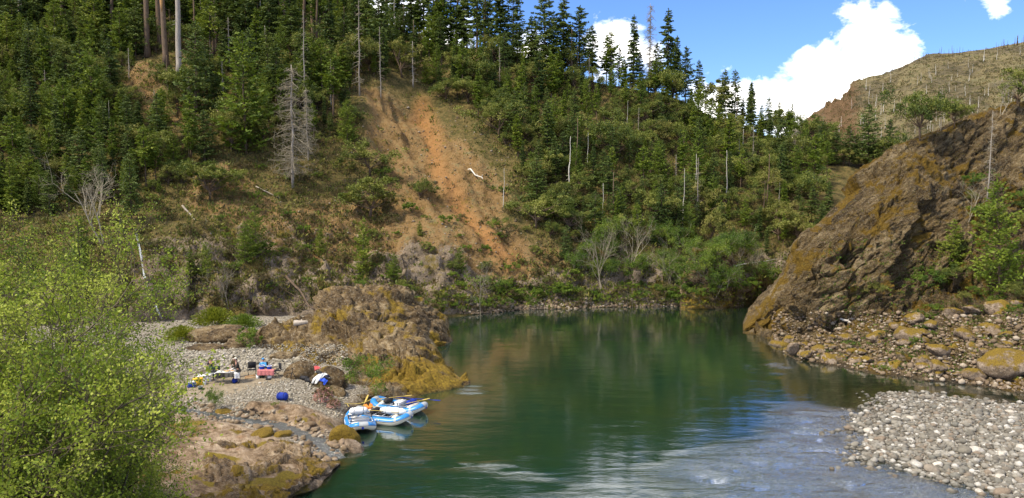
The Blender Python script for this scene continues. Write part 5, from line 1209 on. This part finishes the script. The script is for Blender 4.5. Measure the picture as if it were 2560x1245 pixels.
def loc2(e, p): return e.matrix_basis@Vector(p)
RB = PZ(948, 1058, 0); RC = PZ(985, 1038, 0); RA = PZ(893, 1078, 0)
rC = raft('rearmost raft, its blue bow and stern showing behind the middle raft', RC[0]+.2, RC[1]+1.1, R(-24), 4.5)
rB = raft('middle raft with a cream hull, loaded with a long white bag', RB[0]+.15, RB[1]+.5, R(-20), 4.5)
rA = raft('nearest raft lying end-on with an open silver frame', RA[0], RA[1]+1.0, R(-74), 4.0, 2.05)
bpy.context.view_layer.update()
def oar(label, a, c_, mat=M_yel, blade=M_yel, g=None):
    a = np.array(a, float); c_ = np.array(c_, float); d = unit(c_-a); e = thing('oar', label, 'oar', a, 0, g)
    m_ = MB(); m_.tube([a*0, c_-a-d*.5], .021, 6); m_.build('shaft', mat, e, True)
    m_ = MB(); L_ = c_-a; s_ = unit(np.cross(d, [0, 0, 1.])); P0 = L_-d*.6
    V = []
    for t_, wv in ((0, .03), (.12, .07), (.3, .09), (.55, .085), (.6, .04)):
        for s1 in (-1, 1):
            for s2 in (-1, 1): V.append(P0+d*t_+s_*wv*s1+np.array([0, 0, .012])*s2)
    F = []
    for q in range(4):
        o0, o1 = q*4, q*4+4
        F += [(o0, o0+2, o1+2, o1), (o0+1, o1+1, o1+3, o0+3), (o0, o1, o1+1, o0+1), (o0+2, o0+3, o1+3, o1+2)]
    m_.add(V, F); m_.build('blade', blade, e)
def L2W(e, p): return np.array(loc2(e, p))
oar('yellow oar laid lengthwise over the near side of the middle raft', L2W(rB, (-1.9, -.5, .78)), L2W(rB, (1.4, -.2, .82)))
oar('yellow oar laid lengthwise over the far side of the middle raft', L2W(rB, (-2.0, .25, .80)), L2W(rB, (1.2, .65, .84)))
oar('yellow-bladed oar sticking up over the bow of the rear raft', L2W(rC, (-1.5, -.3, .78)), L2W(rC, (.6, .8, 1.0)))
oar('dark-shafted oar reaching out over the stern of the rear raft toward the river', L2W(rC, (-.6, .5, .8)), L2W(rC, (2.9, .9, .85)), M_dblu, M_dblu)
oar('short yellow oar crossing the stern of the rear raft', L2W(rC, (.9, -.5, .75)), L2W(rC, (2.2, .6, 1.0)))
oar('yellow oar leaning on the nearest raft at its shore end', L2W(rA, (-2.0, .3, .6)), L2W(rA, (-2.3, .8, 1.5)))
def bag(nm, label, cat, e, p, L_, r_, rz, mat, strap=True, z=None):
    q = L2W(e, p) if e else np.array(p, float); t = thing(nm, label, cat, q, rz+(e.rotation_euler.z if e else 0))
    m_ = MB(); xs = np.linspace(-L_/2, L_/2, 12); pr_ = r_*np.clip(1-(np.abs(xs)/(L_/2))**6*.65, .2, 1)*(1+rs.normal(size=12)*.03)
    m_.tube(np.column_stack([xs, xs*0, xs*0+r_*.9]), pr_, 14); m_.build('bag_body', mat, t, True)
    if strap:
        for xx in (-L_*.25, L_*.25):
            s_ = MB(); th_ = np.linspace(0, 2*math.pi, 17); s_.tube(np.column_stack([th_*0+xx, np.cos(th_)*r_*1.02, np.sin(th_)*r_*1.02+r_*.9]), .018, 4, cap=False); s_.build('strap', M_black, t)
    return t
bag('dry_bag', 'long white bag strapped in the middle raft', 'bag', rB, (.85, -.05, .60), 1.9, .24, R(4), M_whi)
bag('dry_bag', 'black bag between the oars of the middle raft', 'bag', rB, (-.55, .0, .45), .9, .22, R(80), M_black)
bag('dry_bag', 'white bag tied across the shore end of the nearest raft', 'bag', rA, (-1.05, 0, .58), 1.25, .24, R(90), M_whi)
bag('dry_bag', 'small black bag at the shore tip of the nearest raft', 'bag', rA, (-1.75, -.35, .62), .6, .16, R(70), M_black)
bag('dry_bag', 'blue bag in the stern of the rear raft', 'bag', rC, (1.0, .1, .52), 1.0, .22, R(80), M_dblu)
def vest(label, q, rz, s=1.):
    e = thing('life_vest', label, 'life vest', q, rz, None, s)
    for sx in (-1, 1):
        m_ = MB(); m_.box((sx*.14, 0, .28), (.24, .12, .5), 0, .04, M=Matrix.Rotation(.35*sx, 3, 'Y')); m_.build('front_panel', M_ora if sx > 0 else M_ora, e)
    m_ = MB(); m_.box((0, .16, .26), (.46, .08, .52), 0, .03); m_.build('back_panel', M_black, e)
    e.rotation_euler = (R(-62), 0, rz)
vv_ = vest('orange and black life vest lying in the bow of the middle raft', L2W(rB, (-1.15, .25, .66)), .4, .95)
def rbox(label, e0, p, d, body, lid):
    q = L2W(e0, p); e = thing('gear_box', label, 'box', q, e0.rotation_euler.z); m_ = MB(); m_.box((0, 0, d[2]*.42), (d[0], d[1], d[2]*.84), 0, .02); m_.build('body', body, e); m_ = MB(); m_.box((0, 0, d[2]*.92), (d[0]+.03, d[1]+.03, d[2]*.16), 0, .02); m_.build('lid', lid, e)
    for xx in (-.28, .28): m_ = MB(); m_.box((d[0]*xx, 0, d[2]*.5), (.04, d[1]+.05, d[2]*1.04)); m_.build('strap', M_black, e)
rbox('silver box lashed across the nearest raft', rA, (.45, 0, .36), (.45, 1.15, .32), M_alu, M_alu)
rbox('white cooler box in the middle of the rear raft', rC, (.05, 0, .36), (.5, 1.0, .36), M_whi, M_whi)
rbox('dark box amidships in the middle raft', rB, (.0, .1, .34), (.45, .9, .3), M_black, M_dgrey)
bag('dry_bag', 'yellow bag beside the dark box in the middle raft', 'bag', rB, (-1.35, -.35, .5), .6, .15, R(70), M_yel)
bag('dry_bag', 'dark bag under the oars in the rear raft', 'bag', rC, (-.9, 0, .48), .9, .2, R(85), M_dgrey)
# mooring ropes
for nm_, a, c_, lab in (('rope', L2W(rB, (-2.1, 0, .7)), (PZ(868, 1010, .6)), 'yellow mooring rope from the middle raft up to the bank'), ('rope', L2W(rC, (-2.1, 0, .7)), PZ(862, 1008, .6), 'thin mooring rope from the rear raft to the bank')):
    a = np.array(a); c_ = np.array(c_); t = np.linspace(0, 1, 12)[:, None]; pts_ = a+(c_-a)*t; pts_[:, 2] -= .35*np.sin(t[:, 0]*math.pi)*.6
    m_ = MB(); m_.tube(pts_, .022, 5); tag(m_.build(nm_, M_rope, None, True), lab, 'rope')

# ------------------------------------------------------------------ camp
GR = ('ground',)
def gp3(px_, py_, which=('ground', 'outcrop_front')): return np.array(hit(px_, py_, which)[0])
def cooler(label, px_, py_, body, lid, d=(.7, .42, .42), rz=0., nm='cooler'):
    e = thing(nm, label, 'cooler' if nm == 'cooler' else 'box', gp3(px_, py_), rz)
    m_ = MB(); m_.box((0, 0, d[2]*.4+.01), (d[0], d[1], d[2]*.8), 0, .03); m_.build('body', body, e)
    m_ = MB(); m_.box((0, 0, d[2]*.91), (d[0]+.03, d[1]+.03, d[2]*.2), 0, .03); m_.build('lid', lid, e)
    for sx in (-1, 1):
        m_ = MB(); m_.tube([(sx*(d[0]/2+.01), -.12, d[2]*.6), (sx*(d[0]/2+.05), -.1, d[2]*.5), (sx*(d[0]/2+.05), .1, d[2]*.5), (sx*(d[0]/2+.01), .12, d[2]*.6)], .015, 5); m_.build('handle', M_whi if body != M_ybox else M_ybox, e)
    m_ = MB(); m_.box((0, -d[1]/2-.02, d[2]*.78), (.08, .03, .08)); m_.build('latch', M_black, e)
    return e
cooler('blue cooler with a white lid, leftmost of the boxes on the sand', 479, 968, M_dblu, M_whi, (.55, .38, .46), .2)
cooler('yellow box beside the blue cooler', 495, 962, M_ybox, M_ybox, (.70, .45, .52), .25, 'storage_box')
cooler('large white cooler behind the yellow box', 511, 955, M_whi, M_whi, (1.0, .5, .55), .35)
def bucket(label, p, r_, h_, body, rim, lidm=None):
    e = thing('bucket', label, 'bucket', p)
    m_ = MB(); m_.lathe([(0, 0), (r_*.82, 0), (r_*.85, .01), (r_, h_), (r_*.95, h_), (r_*.8, .03), (0, .03)], sides=18); m_.build('body', body, e, True)
    m_ = MB(); m_.lathe([(r_*.97, h_-.02), (r_*1.08, h_-.02), (r_*1.08, h_+.02), (r_*.97, h_+.02), (r_*.97, h_-.02)], sides=18); m_.build('rim', rim, e)
    th_ = np.linspace(0, math.pi, 9); m_ = MB(); m_.tube(np.column_stack([np.cos(th_)*r_*1.05, -np.sin(th_)*r_*.75, h_*.95+np.sin(th_)*-.06]), .008, 4); m_.build('handle', M_alu, e)
bucket('small white bucket in front of the white cooler', gp3(511, 961), .14, .26, M_whi, M_whi)
bucket('small dark pot standing alone on the sand by the yellow box', gp3(501, 973), .17, .2, M_green, M_grey)
def table(label, px_, py_, w_, d_, h_, top, rz=0, cloth=None):
    e = thing('table', label, 'table', gp3(px_, py_), rz)
    m_ = MB(); m_.box((0, 0, h_), (w_, d_, .05), 0, .01); m_.build('tabletop', top, e)
    for sx in (-1, 1):
        for sy in (-1, 1):
            m_ = MB(); m_.tube([(sx*(w_/2-.08), sy*(d_/2-.06), h_-.03), (sx*(w_/2-.03), sy*(d_/2-.02), 0)], .018, 5); m_.build('leg', M_alu, e)
    return e
t1 = table('narrow camp table holding the cooking grill', 537, 957, 1.2, .55, .78, M_grey, .05)
t2 = table('long serving table covered with food, middle of the camp', 570, 957, 1.75, .75, .80, M_whi, .08)
t3 = table('low table behind the pink cloth', 668, 944, 1.25, .6, .62, M_tan, .0)
def tp(e, x, y, z): return np.array(Matrix.Rotation(e.rotation_euler.z, 3, 'Z')@Vector((x, y, z)))+np.array(e.location)
# stove
e = thing('camp_stove', 'black two-burner stove on the narrow camp table', 'stove', tp(t1, -.05, 0, .81), .05)
m_ = MB(); m_.box((0, 0, .06), (.8, .4, .12), 0, .02); m_.build('body', M_black, e); m_ = MB(); m_.box((0, .2, .27), (.8, .02, .32), 0, .005); m_.build('lid', M_green, e)
for sx in (-.2, .2): m_ = MB(); m_.lathe([(0, .13), (.12, .13), (.13, .15), (.0, .15)], (sx, 0, 0), 12); m_.build('burner', M_alu, e)
e = thing('frying_pan', 'pan with pale food held over the stove', 'pan', tp(t1, .2, -.05, .97)); m_ = MB(); m_.lathe([(0, 0), (.14, 0), (.18, .06), (.165, .06), (.13, .02), (0, .02)], sides=16); m_.build('pan_body', M_black, e, True); m_ = MB(); m_.lathe([(0, .022), (.12, .024), (.1, .05), (0, .05)], sides=12); m_.build('food', M_tan, e)
# food trays and cloths on the long table
for i, (x_, y_, sx_, sy_, mt, lab) in enumerate([(-.55, 0, .5, .45, M_whi, 'white cloth and plates at the left end of the serving table'), (-.05, -.05, .55, .4, M_tan, 'orange-brown food tray in the middle of the serving table'), (.35, .12, .4, .35, M_tan, 'golden tray near the right end of the serving table')]):
    e = thing('tray', lab, 'tray', tp(t2, x_, y_, .83), .1*i); m_ = MB(); m_.box((0, 0, .02), (sx_, sy_, .04), 0, .01); m_.build('tray_base', M_whi, e); m_ = MB(); V, F = rock(600+i, I2, .35, .3, .3); m_.add(V*[sx_*.42, sy_*.42, .16]+[0, 0, .07], F); m_.build('food', mt, e, True)
def cloth(label, e0, x_, y_, w_, top, h_, mat, rz=0, nm='cloth', cat='cloth'):
    g_ = np.stack(np.meshgrid(np.linspace(-w_/2, w_/2, 18), np.linspace(0, 1, 14)), -1)
    s_ = g_[..., 1]; fold = np.sin(g_[..., 0]*22+1)*.035*s_
    V = np.stack([g_[..., 0]*(1+.03*s_), np.where(s_ < .3, (.3-s_)*1.0, 0)-.0+fold-.03, np.where(s_ < .3, top+.008, top-(s_-.3)/.7*h_)], -1)
    o_ = gridmesh(nm, V, [mat]); q = tp(e0, x_, y_, 0); oo = link(nm, o_, None, q, (0, 0, e0.rotation_euler.z+rz)); md = oo.modifiers.new('thick', 'SOLIDIFY'); md.thickness = .012
    return tag(oo, label, cat)
cloth('white towel hanging off the right end of the serving table', t2, .78, -.37, .35, .825, .42, M_whi, .1)
cloth('dark apron cloth hanging at the left front of the serving table', t2, -.45, -.385, .7, .825, .36, M_dgrey)
cloth('striped brownish cloth hanging from the front of the serving table', t2, .22, -.385, .6, .825, .30, M_gpants)
cloth('pink and red patterned cloth hanging over the table front', t3, 0, -.31, 1.25, .65, .40, M_pinkt, 0, 'tablecloth', 'tablecloth')
e = bag('paper_bag', 'crumpled white bag on the serving table beside the man in the pale cap', 'bag', None, tuple(tp(t2, .35, .2, .84)), .5, .13, 0, M_whi, False)
bucket('left blue basin with a white rim on the pink-covered table', tp(t3, -.38, .0, .655), .21, .27, M_dblu, M_whi)
bucket('right blue basin with a white rim on the pink-covered table', tp(t3, .18, .0, .655), .19, .25, M_dblu, M_whi)
bucket('tall white bucket in front of the pink-covered table', gp3(675, 944)-[0, .1, 0], .19, .42, M_whi, M_whi)
e = bag('sack', 'dark green sack slumped left of the white bucket', 'bag', None, tuple(gp3(652, 944)), .6, .2, .1, M_green, True)
bucket('pale tub at the left end of the dark green sack', gp3(645, 946), .15, .3, M_whi, M_grey)
bag('duffel_bag', 'bright blue duffel bag alone on the gravel', 'bag', None, tuple(gp3(706, 1000)), .82, .29, R(-12), M_dblu)
bag('gear_bag', 'blue bag at the feet of the man in the pale cap', 'bag', None, tuple(gp3(588, 957)), .42, .2, R(60), M_dblu)
bag('gear_bag', 'black bag at the foot of the tan boulder, left one', 'bag', None, tuple(gp3(760, 950)), .8, .17, R(-20), M_black)
bag('gear_bag', 'black bag beside the draped boulder, right one', 'bag', None, tuple(gp3(774, 957)), .75, .19, R(-10), M_black)
bag('gear_bag', 'small dark pouch lying in front of the white bucket', 'bag', None, tuple(gp3(671, 950)), .42, .07, 0, M_black)
def chair(label, px_, py_, rz, mat=M_black):
    e = thing('camp_chair', label, 'chair', gp3(px_, py_), rz)
    m_ = MB(); m_.box((0, 0, .44), (.52, .48, .03), 0, .01); m_.build('seat', mat, e); m_ = MB(); m_.box((0, .27, .74), (.56, .03, .50), 0, .01, M=Matrix.Rotation(0, 3, 'X')); m_.build('backrest', mat, e)
    for sx in (-1, 1):
        m_ = MB(); m_.box((sx*.3, 0, .64), (.07, .46, .03), 0, .01); m_.build('armrest', mat, e)
        m_ = MB(); m_.tube([(sx*.3, .28, 1.0), (sx*.3, .27, .5), (sx*.26, -.26, 0)], .016, 5); m_.build('leg', M_black, e)
        m_ = MB(); m_.tube([(sx*.3, -.2, .64), (sx*.28, -.2, .4), (sx*.26, .28, 0)], .016, 5); m_.build('leg', M_black, e)
    return e
chair('empty black folding chair between the serving table and the pink table', 630, 938, R(15))
ch2 = chair('dark folding chair the person in light blue sits in', 659, 938, R(0))
chair('dark folding chair at the right end of the pink table', 692, 940, R(-55))
e = thing('tripod', 'small black tripod standing on the gravel crest', 'tripod', gp3(731, 949))
for k in range(3): m_ = MB(); a = k*2.09+.5; m_.tube([(0, 0, .62), (math.cos(a)*.3, math.sin(a)*.3, 0)], .022, 5); m_.build('leg', M_black, e)
m_ = MB(); m_.tube([(0, 0, .55), (0, 0, .82)], .025, 6); m_.box((0, 0, .86), (.1, .1, .08), 0, .02); m_.build('head', M_black, e)
for i, (a, c_, lab) in enumerate([((612, 944), (650, 938), 'thin pole lying on the sand between the camp tables, far one'), ((612, 948), (648, 944), 'thin pole lying on the sand between the camp tables, near one')]):
    m_ = MB(); p0, p1 = gp3(*a), gp3(*c_); m_.tube([p0+[0, 0, .06], p1+[0, 0, .10]], .03, 6); tag(m_.build('pole', M_barktan, None, True), lab, 'pole')
# suits draped over the boulder
def drape(nm, label, cat, poly, mat, off=.05, parts=None):
    bpy.context.view_layer.update()
    pl = np.array(poly, float); x0, y0 = pl.min(0); x1, y1 = pl.max(0); st = .9
    xs = np.arange(x0, x1+st, st); ys = np.arange(y0, y1+st, st); A, B_ = np.meshgrid(xs, ys); ins = sdist(A, B_, poly) > -.5
    me = bold.data; Mi = bold.matrix_world.inverted()
    V = np.zeros(A.shape+(3,)); ok = ins.copy()
    for j in range(A.shape[0]):
        for i in range(A.shape[1]):
            if not ins[j, i]: continue
            d = Vector(P(A[j, i], B_[j, i], 100.)-np.array([0, 0, CAMZ])).normalized(); o0 = Vector((0, 0, CAMZ))
            l0 = Mi@o0; l1 = (Mi.to_3x3()@d).normalized(); r_ = bold.ray_cast(l0, l1); h = hit(A[j, i], B_[j, i], ('ground', 'outcrop_front'))
            w_ = bold.matrix_world@r_[1] if r_[0] else None
            best = w_ if (w_ is not None and (h is None or (w_-o0).length < h[3])) else (h[0] if h else None)
            if best is None: ok[j, i] = False; continue
            V[j, i] = np.array(best-d*(off+.03*math.sin(i*.45+j*.3)))
    idx = -np.ones(A.shape, int); idx[ok] = np.arange(ok.sum()); F = []
    for j in range(A.shape[0]-1):
        for i in range(A.shape[1]-1):
            q = (idx[j, i], idx[j, i+1], idx[j+1, i+1], idx[j+1, i])
            if min(q) >= 0:
                c4_ = V[j, i]; 
                if np.linalg.norm(V[j+1, i+1]-c4_) < .5: F.append(q[::-1])
    if not F: return
    o_ = link(nm, mkmesh(nm, V[ok], np.array(F), [mat], True, {'tint': np.zeros(ok.sum())})); md = o_.modifiers.new('thick', 'SOLIDIFY'); md.thickness = .05; md.offset = 1
    return tag(o_, label, cat)
drape('dry_suit', 'white suit with two long legs hanging down the boulder', 'suit', [(800, 934), (812, 932), (822, 938), (824, 946), (808, 944), (798, 950), (792, 959), (787, 959), (793, 946), (788, 950), (783, 959), (779, 957), (784, 946), (792, 938)], M_whi)
drape('dry_suit', 'dark navy jacket spread at the upper right of the white suit', 'jacket', [(812, 938), (822, 937), (824, 943), (814, 945), (806, 943)], M_navy, .12)
drape('dry_suit', 'bright blue bib lying below the white suit', 'garment', [(800, 947), (812, 946), (820, 952), (817, 956), (812, 963), (808, 962), (809, 955), (799, 952)], simple('bright_blue_cloth', (.03, .09, .55), .8), .14)
drape('hood', 'black hood on top of the draped boulder', 'garment', [(790, 928), (800, 927), (806, 931), (801, 934), (790, 933)], M_black, .1)
drape('shirt', 'red and white patterned shirt on the rocks above the white suit', 'shirt', [(783, 918), (790, 915), (800, 918), (803, 923), (792, 924), (786, 928), (782, 927)], M_red, .1)

# ------------------------------------------------------------------ people
def skinned(pts, edges, rad, sub=1, root=0):
    me = bpy.data.meshes.new('tmp'); me.from_pydata([tuple(p) for p in pts], edges, []); o = bpy.data.objects.new('tmp', me); COL.objects.link(o)
    sk = o.modifiers.new('s', 'SKIN'); sk.use_smooth_shade = True
    for i, v in enumerate(me.skin_vertices[0].data):
        v.radius = (rad[i] if hasattr(rad[i], '__len__') else (rad[i], rad[i])); v.use_root = (i == root)
    sb = o.modifiers.new('d', 'SUBSURF'); sb.levels = sub; sb.render_levels = sub
    dg = bpy.context.evaluated_depsgraph_get(); m2_ = bpy.data.meshes.new_from_object(o.evaluated_get(dg)); bpy.data.objects.remove(o)
    for p_ in m2_.polygons: p_.use_smooth = True
    return m2_
def person(label, loc, rz, J, top, legs, hat, hatc, shoes=M_black, hair=None, sleeves=True, hood=False, vestc=None):
    """J: joint positions in metres; the figure faces -Y"""
    e = thing('person', label, 'person', loc, rz)
    order = ['pelvis', 'belly', 'chest', 'neck', 'head0', 'head1']
    pts = [J[k] for k in order]; rad = [(.155, .12), (.145, .11), (.165, .12), (.062, .062), (.085, .095), (.075, .085)]; ed = [(0, 1), (1, 2), (2, 3), (3, 4), (4, 5)]
    ar = {}
    for s in 'LR':
        b0 = len(pts); pts += [J['sh'+s], J['el'+s], J['wr'+s], J['ha'+s]]; rad += [.075, .05, .032, (.042, .022)]; ed += [(2, b0), (b0, b0+1), (b0+1, b0+2), (b0+2, b0+3)]
        d = unit(np.array(J['ha'+s])-np.array(J['wr'+s])); sd = unit(np.cross(d, [0, 0, 1.])+1e-4)
        for q, L_ in enumerate((.085, .095, .09, .07)):
            r0 = np.array(J['ha'+s])+sd*(q-1.5)*.022+d*.01; i0 = len(pts); pts += [r0+d*L_*.5, r0+d*L_+np.array([0, 0, -.025])]; rad += [.010, .008]; ed += [(b0+3, i0), (i0, i0+1)]
        i0 = len(pts); tb = np.array(J['ha'+s])-sd*.045-d*.01; pts += [tb, tb+d*.05-sd*.01]; rad += [.012, .010]; ed += [(b0+3, i0), (i0, i0+1)]
        b1 = len(pts); pts += [J['hi'+s], J['kn'+s], J['an'+s], J['to'+s]]; rad += [.095, .062, .042, (.045, .035)]; ed += [(0, b1), (b1, b1+1), (b1+1, b1+2), (b1+2, b1+3)]
        ar[s] = (b0, b1)
    me = skinned(pts, ed, rad); me.materials.append(M_skin); link('body', me, e)
    g = .024
    def cl(nm, keys, rr, ee, mat, sub=1):
        m_ = skinned([J[k] for k in keys], ee, rr, sub); m_.materials.append(mat); link(nm, m_, e)
    ends = ('wr' if sleeves else 'el')
    ks = ['belly', 'pelvis', 'chest', 'neck', 'shL', 'elL', 'shR', 'elR']+(['wrL', 'wrR'] if sleeves else [])
    rr = [(.165, .135), (.17, .14), (.185, .14), .075, .092, .066, .092, .066]+([.045, .045] if sleeves else [])
    cl('jacket', ks, rr, [(0, 1), (0, 2), (2, 3), (2, 4), (4, 5), (2, 6), (6, 7)]+([(5, 8), (7, 9)] if sleeves else []), top)
    cl('trousers', ['pelvis', 'hiL', 'knL', 'anL', 'hiR', 'knR', 'anR'], [(.172, .138), .112, .08, .062, .112, .08, .062], [(0, 1), (1, 2), (2, 3), (0, 4), (4, 5), (5, 6)], legs)
    for s in 'LR': cl('shoe', ['an'+s, 'to'+s], [.06, (.055, .045)], [(0, 1)], shoes)
    h = (np.array(J['head0'])+np.array(J['head1']))/2; hd = h+[0, 0, .01]
    # face: nose, eyes, mouth, ears
    m_ = MB(); V, F = I2; m_.add(V*[.016, .024, .022]+hd+[0, -.105, -.01], F); m_.build('nose', M_skin, e, True)
    for sx in (-1, 1):
        m_ = MB(); m_.add(V*[.013, .008, .009]+hd+[sx*.032, -.092, .018], F); m_.build('eye', M_black, e, True)
        m_ = MB(); m_.add(V*[.012, .02, .03]+hd+[sx*.09, -.005, -.005], F); m_.build('ear', M_skin, e, True)
    m_ = MB(); m_.add(V*[.026, .008, .006]+hd+[0, -.095, -.05], F); m_.build('mouth', M_red, e, True)
    m_ = MB(); V3, F3 = I3; q = V3.copy(); q[:, 2] = np.maximum(q[:, 2], -.15 if not hood else -.95); q[:, 1] = np.where((q[:, 1] < -.35) & (q[:, 2] < .25), -.35, q[:, 1])
    m_.add(q*[.105, .118, .115 if not hood else .15]+hd+[0, .01, .035], F3); m_.build('hat', hatc, e, True)
    if hat == 'cap': m_ = MB(); m_.box((hd+[0, -.14, .055]), (.15, .10, .015), 0, .005); m_.build('brim', hatc, e)
    if not hood: m_ = MB(); q = V3.copy(); q[:, 1] = np.maximum(q[:, 1], .1); m_.add(q*[.098, .115, .115]+hd+[0, .012, -.01], F3); m_.build('hair', M_hair, e, True)
    return e
def stand(lean=0., hand=(.28, -.42, 1.08), hand2=(-.22, -.38, 1.05), H=1.0):
    J = dict(pelvis=(0, 0, .95), belly=(0, -.02-lean*.2, 1.10), chest=(0, -.03-lean*.5, 1.33), neck=(0, -.03-lean*.8, 1.50), head0=(0, -.05-lean*.95, 1.60), head1=(0, -.06-lean*1.05, 1.68))
    for s, k, hh_ in (('L', 1, hand), ('R', -1, hand2)):
        J['sh'+s] = (k*.19, -.02-lean*.6, 1.40); J['el'+s] = (k*.27, -.08-lean*.7, 1.14); h_ = np.array(hh_); el = np.array(J['el'+s]); J['wr'+s] = tuple(h_-unit(h_-el)*.07); J['ha'+s] = tuple(h_)
        J['hi'+s] = (k*.10, 0, .88); J['kn'+s] = (k*.12, -.04, .48); J['an'+s] = (k*.13, .02, .09); J['to'+s] = (k*.15, -.15, .04)
    return {k: tuple(np.array(v)*H) for k, v in J.items()}
def sit(H=1.0):
    J = dict(pelvis=(0, .05, .52), belly=(0, .06, .68), chest=(0, .04, .90), neck=(0, .02, 1.07), head0=(0, .0, 1.17), head1=(0, -.01, 1.25))
    for s, k in (('L', 1), ('R', -1)):
        J['sh'+s] = (k*.18, .02, .98); J['el'+s] = (k*.26, -.10, .74); J['wr'+s] = (k*.13, -.32, .74); J['ha'+s] = (k*.09, -.38, .75)
        J['hi'+s] = (k*.10, -.02, .50); J['kn'+s] = (k*.13, -.42, .50); J['an'+s] = (k*.13, -.44, .10); J['to'+s] = (k*.14, -.60, .05)
    return J
person('person in a navy shirt and dark cap cooking at the stove, leftmost of the group', gp3(526, 952)+[0, .35, 0], R(-8), stand(.08), M_navy, simple('grey_green_trousers', (.10, .15, .11), .8), 'cap', M_dgrey, sleeves=False)
person('person in a pale cap, dark jacket and grey trousers standing at the serving table', gp3(597, 958), R(-60), stand(.12, (.2, -.5, 1.0), (-.2, -.48, 1.0), 1.12), M_dgrey, M_gpants, 'cap', M_cream)
person('person in an olive hooded jacket standing just behind the one in the pale cap', gp3(584, 948)+[0, .5, 0], R(-25), stand(.12, H=.95), M_olive, M_olive, 'hood', M_olive, hood=True)
person('person in a light blue jacket and blue hat seated behind the blue basins', np.array(ch2.location)+[0, -.05, 0], R(0), sit(), M_lblu, M_gpants, 'hat', M_lblu)
# ------------------------------------------------------------------ light and sky
SUN_EL, SUN_AZ = R(52), R(-122)      # azimuth from +Y towards +X
sd_ = bpy.data.lights.new('sun', 'SUN'); sd_.energy = 3.6; sd_.angle = R(9); sd_.color = (1, .90, .72)
so_ = link('sun', None); bpy.data.objects.remove(so_)
so_ = bpy.data.objects.new('sun', sd_); COL.objects.link(so_)
dv = Vector((math.sin(SUN_AZ)*math.cos(SUN_EL), math.cos(SUN_AZ)*math.cos(SUN_EL), math.sin(SUN_EL)))
so_.rotation_euler = dv.to_track_quat('Z', 'Y').to_euler()
W = bpy.data.worlds.new('World'); S.world = W; W.use_nodes = True
b = NB.__new__(NB); b.m = None; b.t = W.node_tree; b.t.nodes.clear(); b.out = b.n('ShaderNodeOutputWorld')
sky = b.n('ShaderNodeTexSky'); sky.sky_type = 'NISHITA'; sky.sun_disc = False; sky.sun_elevation = SUN_EL; sky.sun_rotation = SUN_AZ; sky.altitude = 600; sky.air_density = 1.0; sky.dust_density = .3; sky.ozone_density = 3
D = b.n('ShaderNodeTexCoord').outputs['Generated']
def wdir(px, py): v = P(px, py, 100.)-np.array([0, 0, CAMZ]); return v/np.linalg.norm(v)
nz = b.noise(b.map(D, (1, 1, 1.4)), 16, 7, .62, .4)
wob_ = b.math('MULTIPLY', b.math('SUBTRACT', nz, .5), 2.6)
tot = None
for px_, py_, r_ in [(2170, 55, 55), (2150, 100, 48), (2205, 115, 58), (2255, 112, 36), (2215, 22, 30), (2160, 165, 55), (2090, 185, 62), (2030, 235, 85), (1960, 260, 80), (1890, 245, 62), (1830, 255, 66), (1770, 265, 50), (2100, 230, 90), (2020, 300, 90), (2150, 250, 70), (1510, 115, 55), (1570, 130, 50), (1620, 150, 42), (2500, 22, 40), (2010, 141, 24), (1330, 130, 50), (1050, 70, 110), (900, 40, 90), (2270, 190, 40)]:
    c_ = wdir(px_, py_); e = b.n('ShaderNodeVectorMath', operation='DISTANCE'); b.put(e.inputs[0], D); e.inputs[1].default_value = tuple(c_)
    f = b.math('SUBTRACT', 1.0, b.math('DIVIDE', e.outputs['Value'], r_*1.24/2050))
    f = b.math('MAXIMUM', f, -1.0)
    tot = f if tot is None else b.math('MAXIMUM', tot, f)
cm = b.ramp(b.math('ADD', b.math('MULTIPLY', tot, .75), wob_), [(.05, 0), (.62, 1)])
# broken high cloud everywhere above the picture
zz = b.sep(D, 2)
hi = b.math('MULTIPLY', b.ramp(zz, [(.30, 0), (.42, 1)]), b.ramp(b.noise(b.map(D, (1, 1, 1.6)), 5.5, 6, .6), [(.46, 0), (.58, .95)]))
cmx = b.math('MAXIMUM', cm, hi)
skc = b.mix(1.0, sky.outputs[0], (.50, .66, .99), 'MULTIPLY')
cc = b.n('ShaderNodeMix', data_type='RGBA'); b.put(cc.inputs[0], cmx); b.put(cc.inputs[6], skc)
b.put(cc.inputs[7], b.ramp(zz, [(0, (13.5, 13.0, 12.2)), (.33, (13.5, 13.0, 12.2)), (.9, (12.0, 11.6, 10.8))]))
bg = b.n('ShaderNodeBackground'); b.put(bg.inputs[0], cc.outputs[2]); bg.inputs[1].default_value = .12
b.t.links.new(bg.outputs[0], b.out.inputs[0])
S.view_settings.view_transform = 'Standard'; S.view_settings.look = 'None'; S.view_settings.gamma = 1; S.view_settings.use_curve_mapping = False
S.view_settings.exposure = .8
S.cycles.use_denoising = True
S.cycles.max_bounces = 6; S.cycles.diffuse_bounces = 3; S.cycles.glossy_bounces = 3; S.cycles.transparent_max_bounces = 8; S.cycles.transmission_bounces = 3
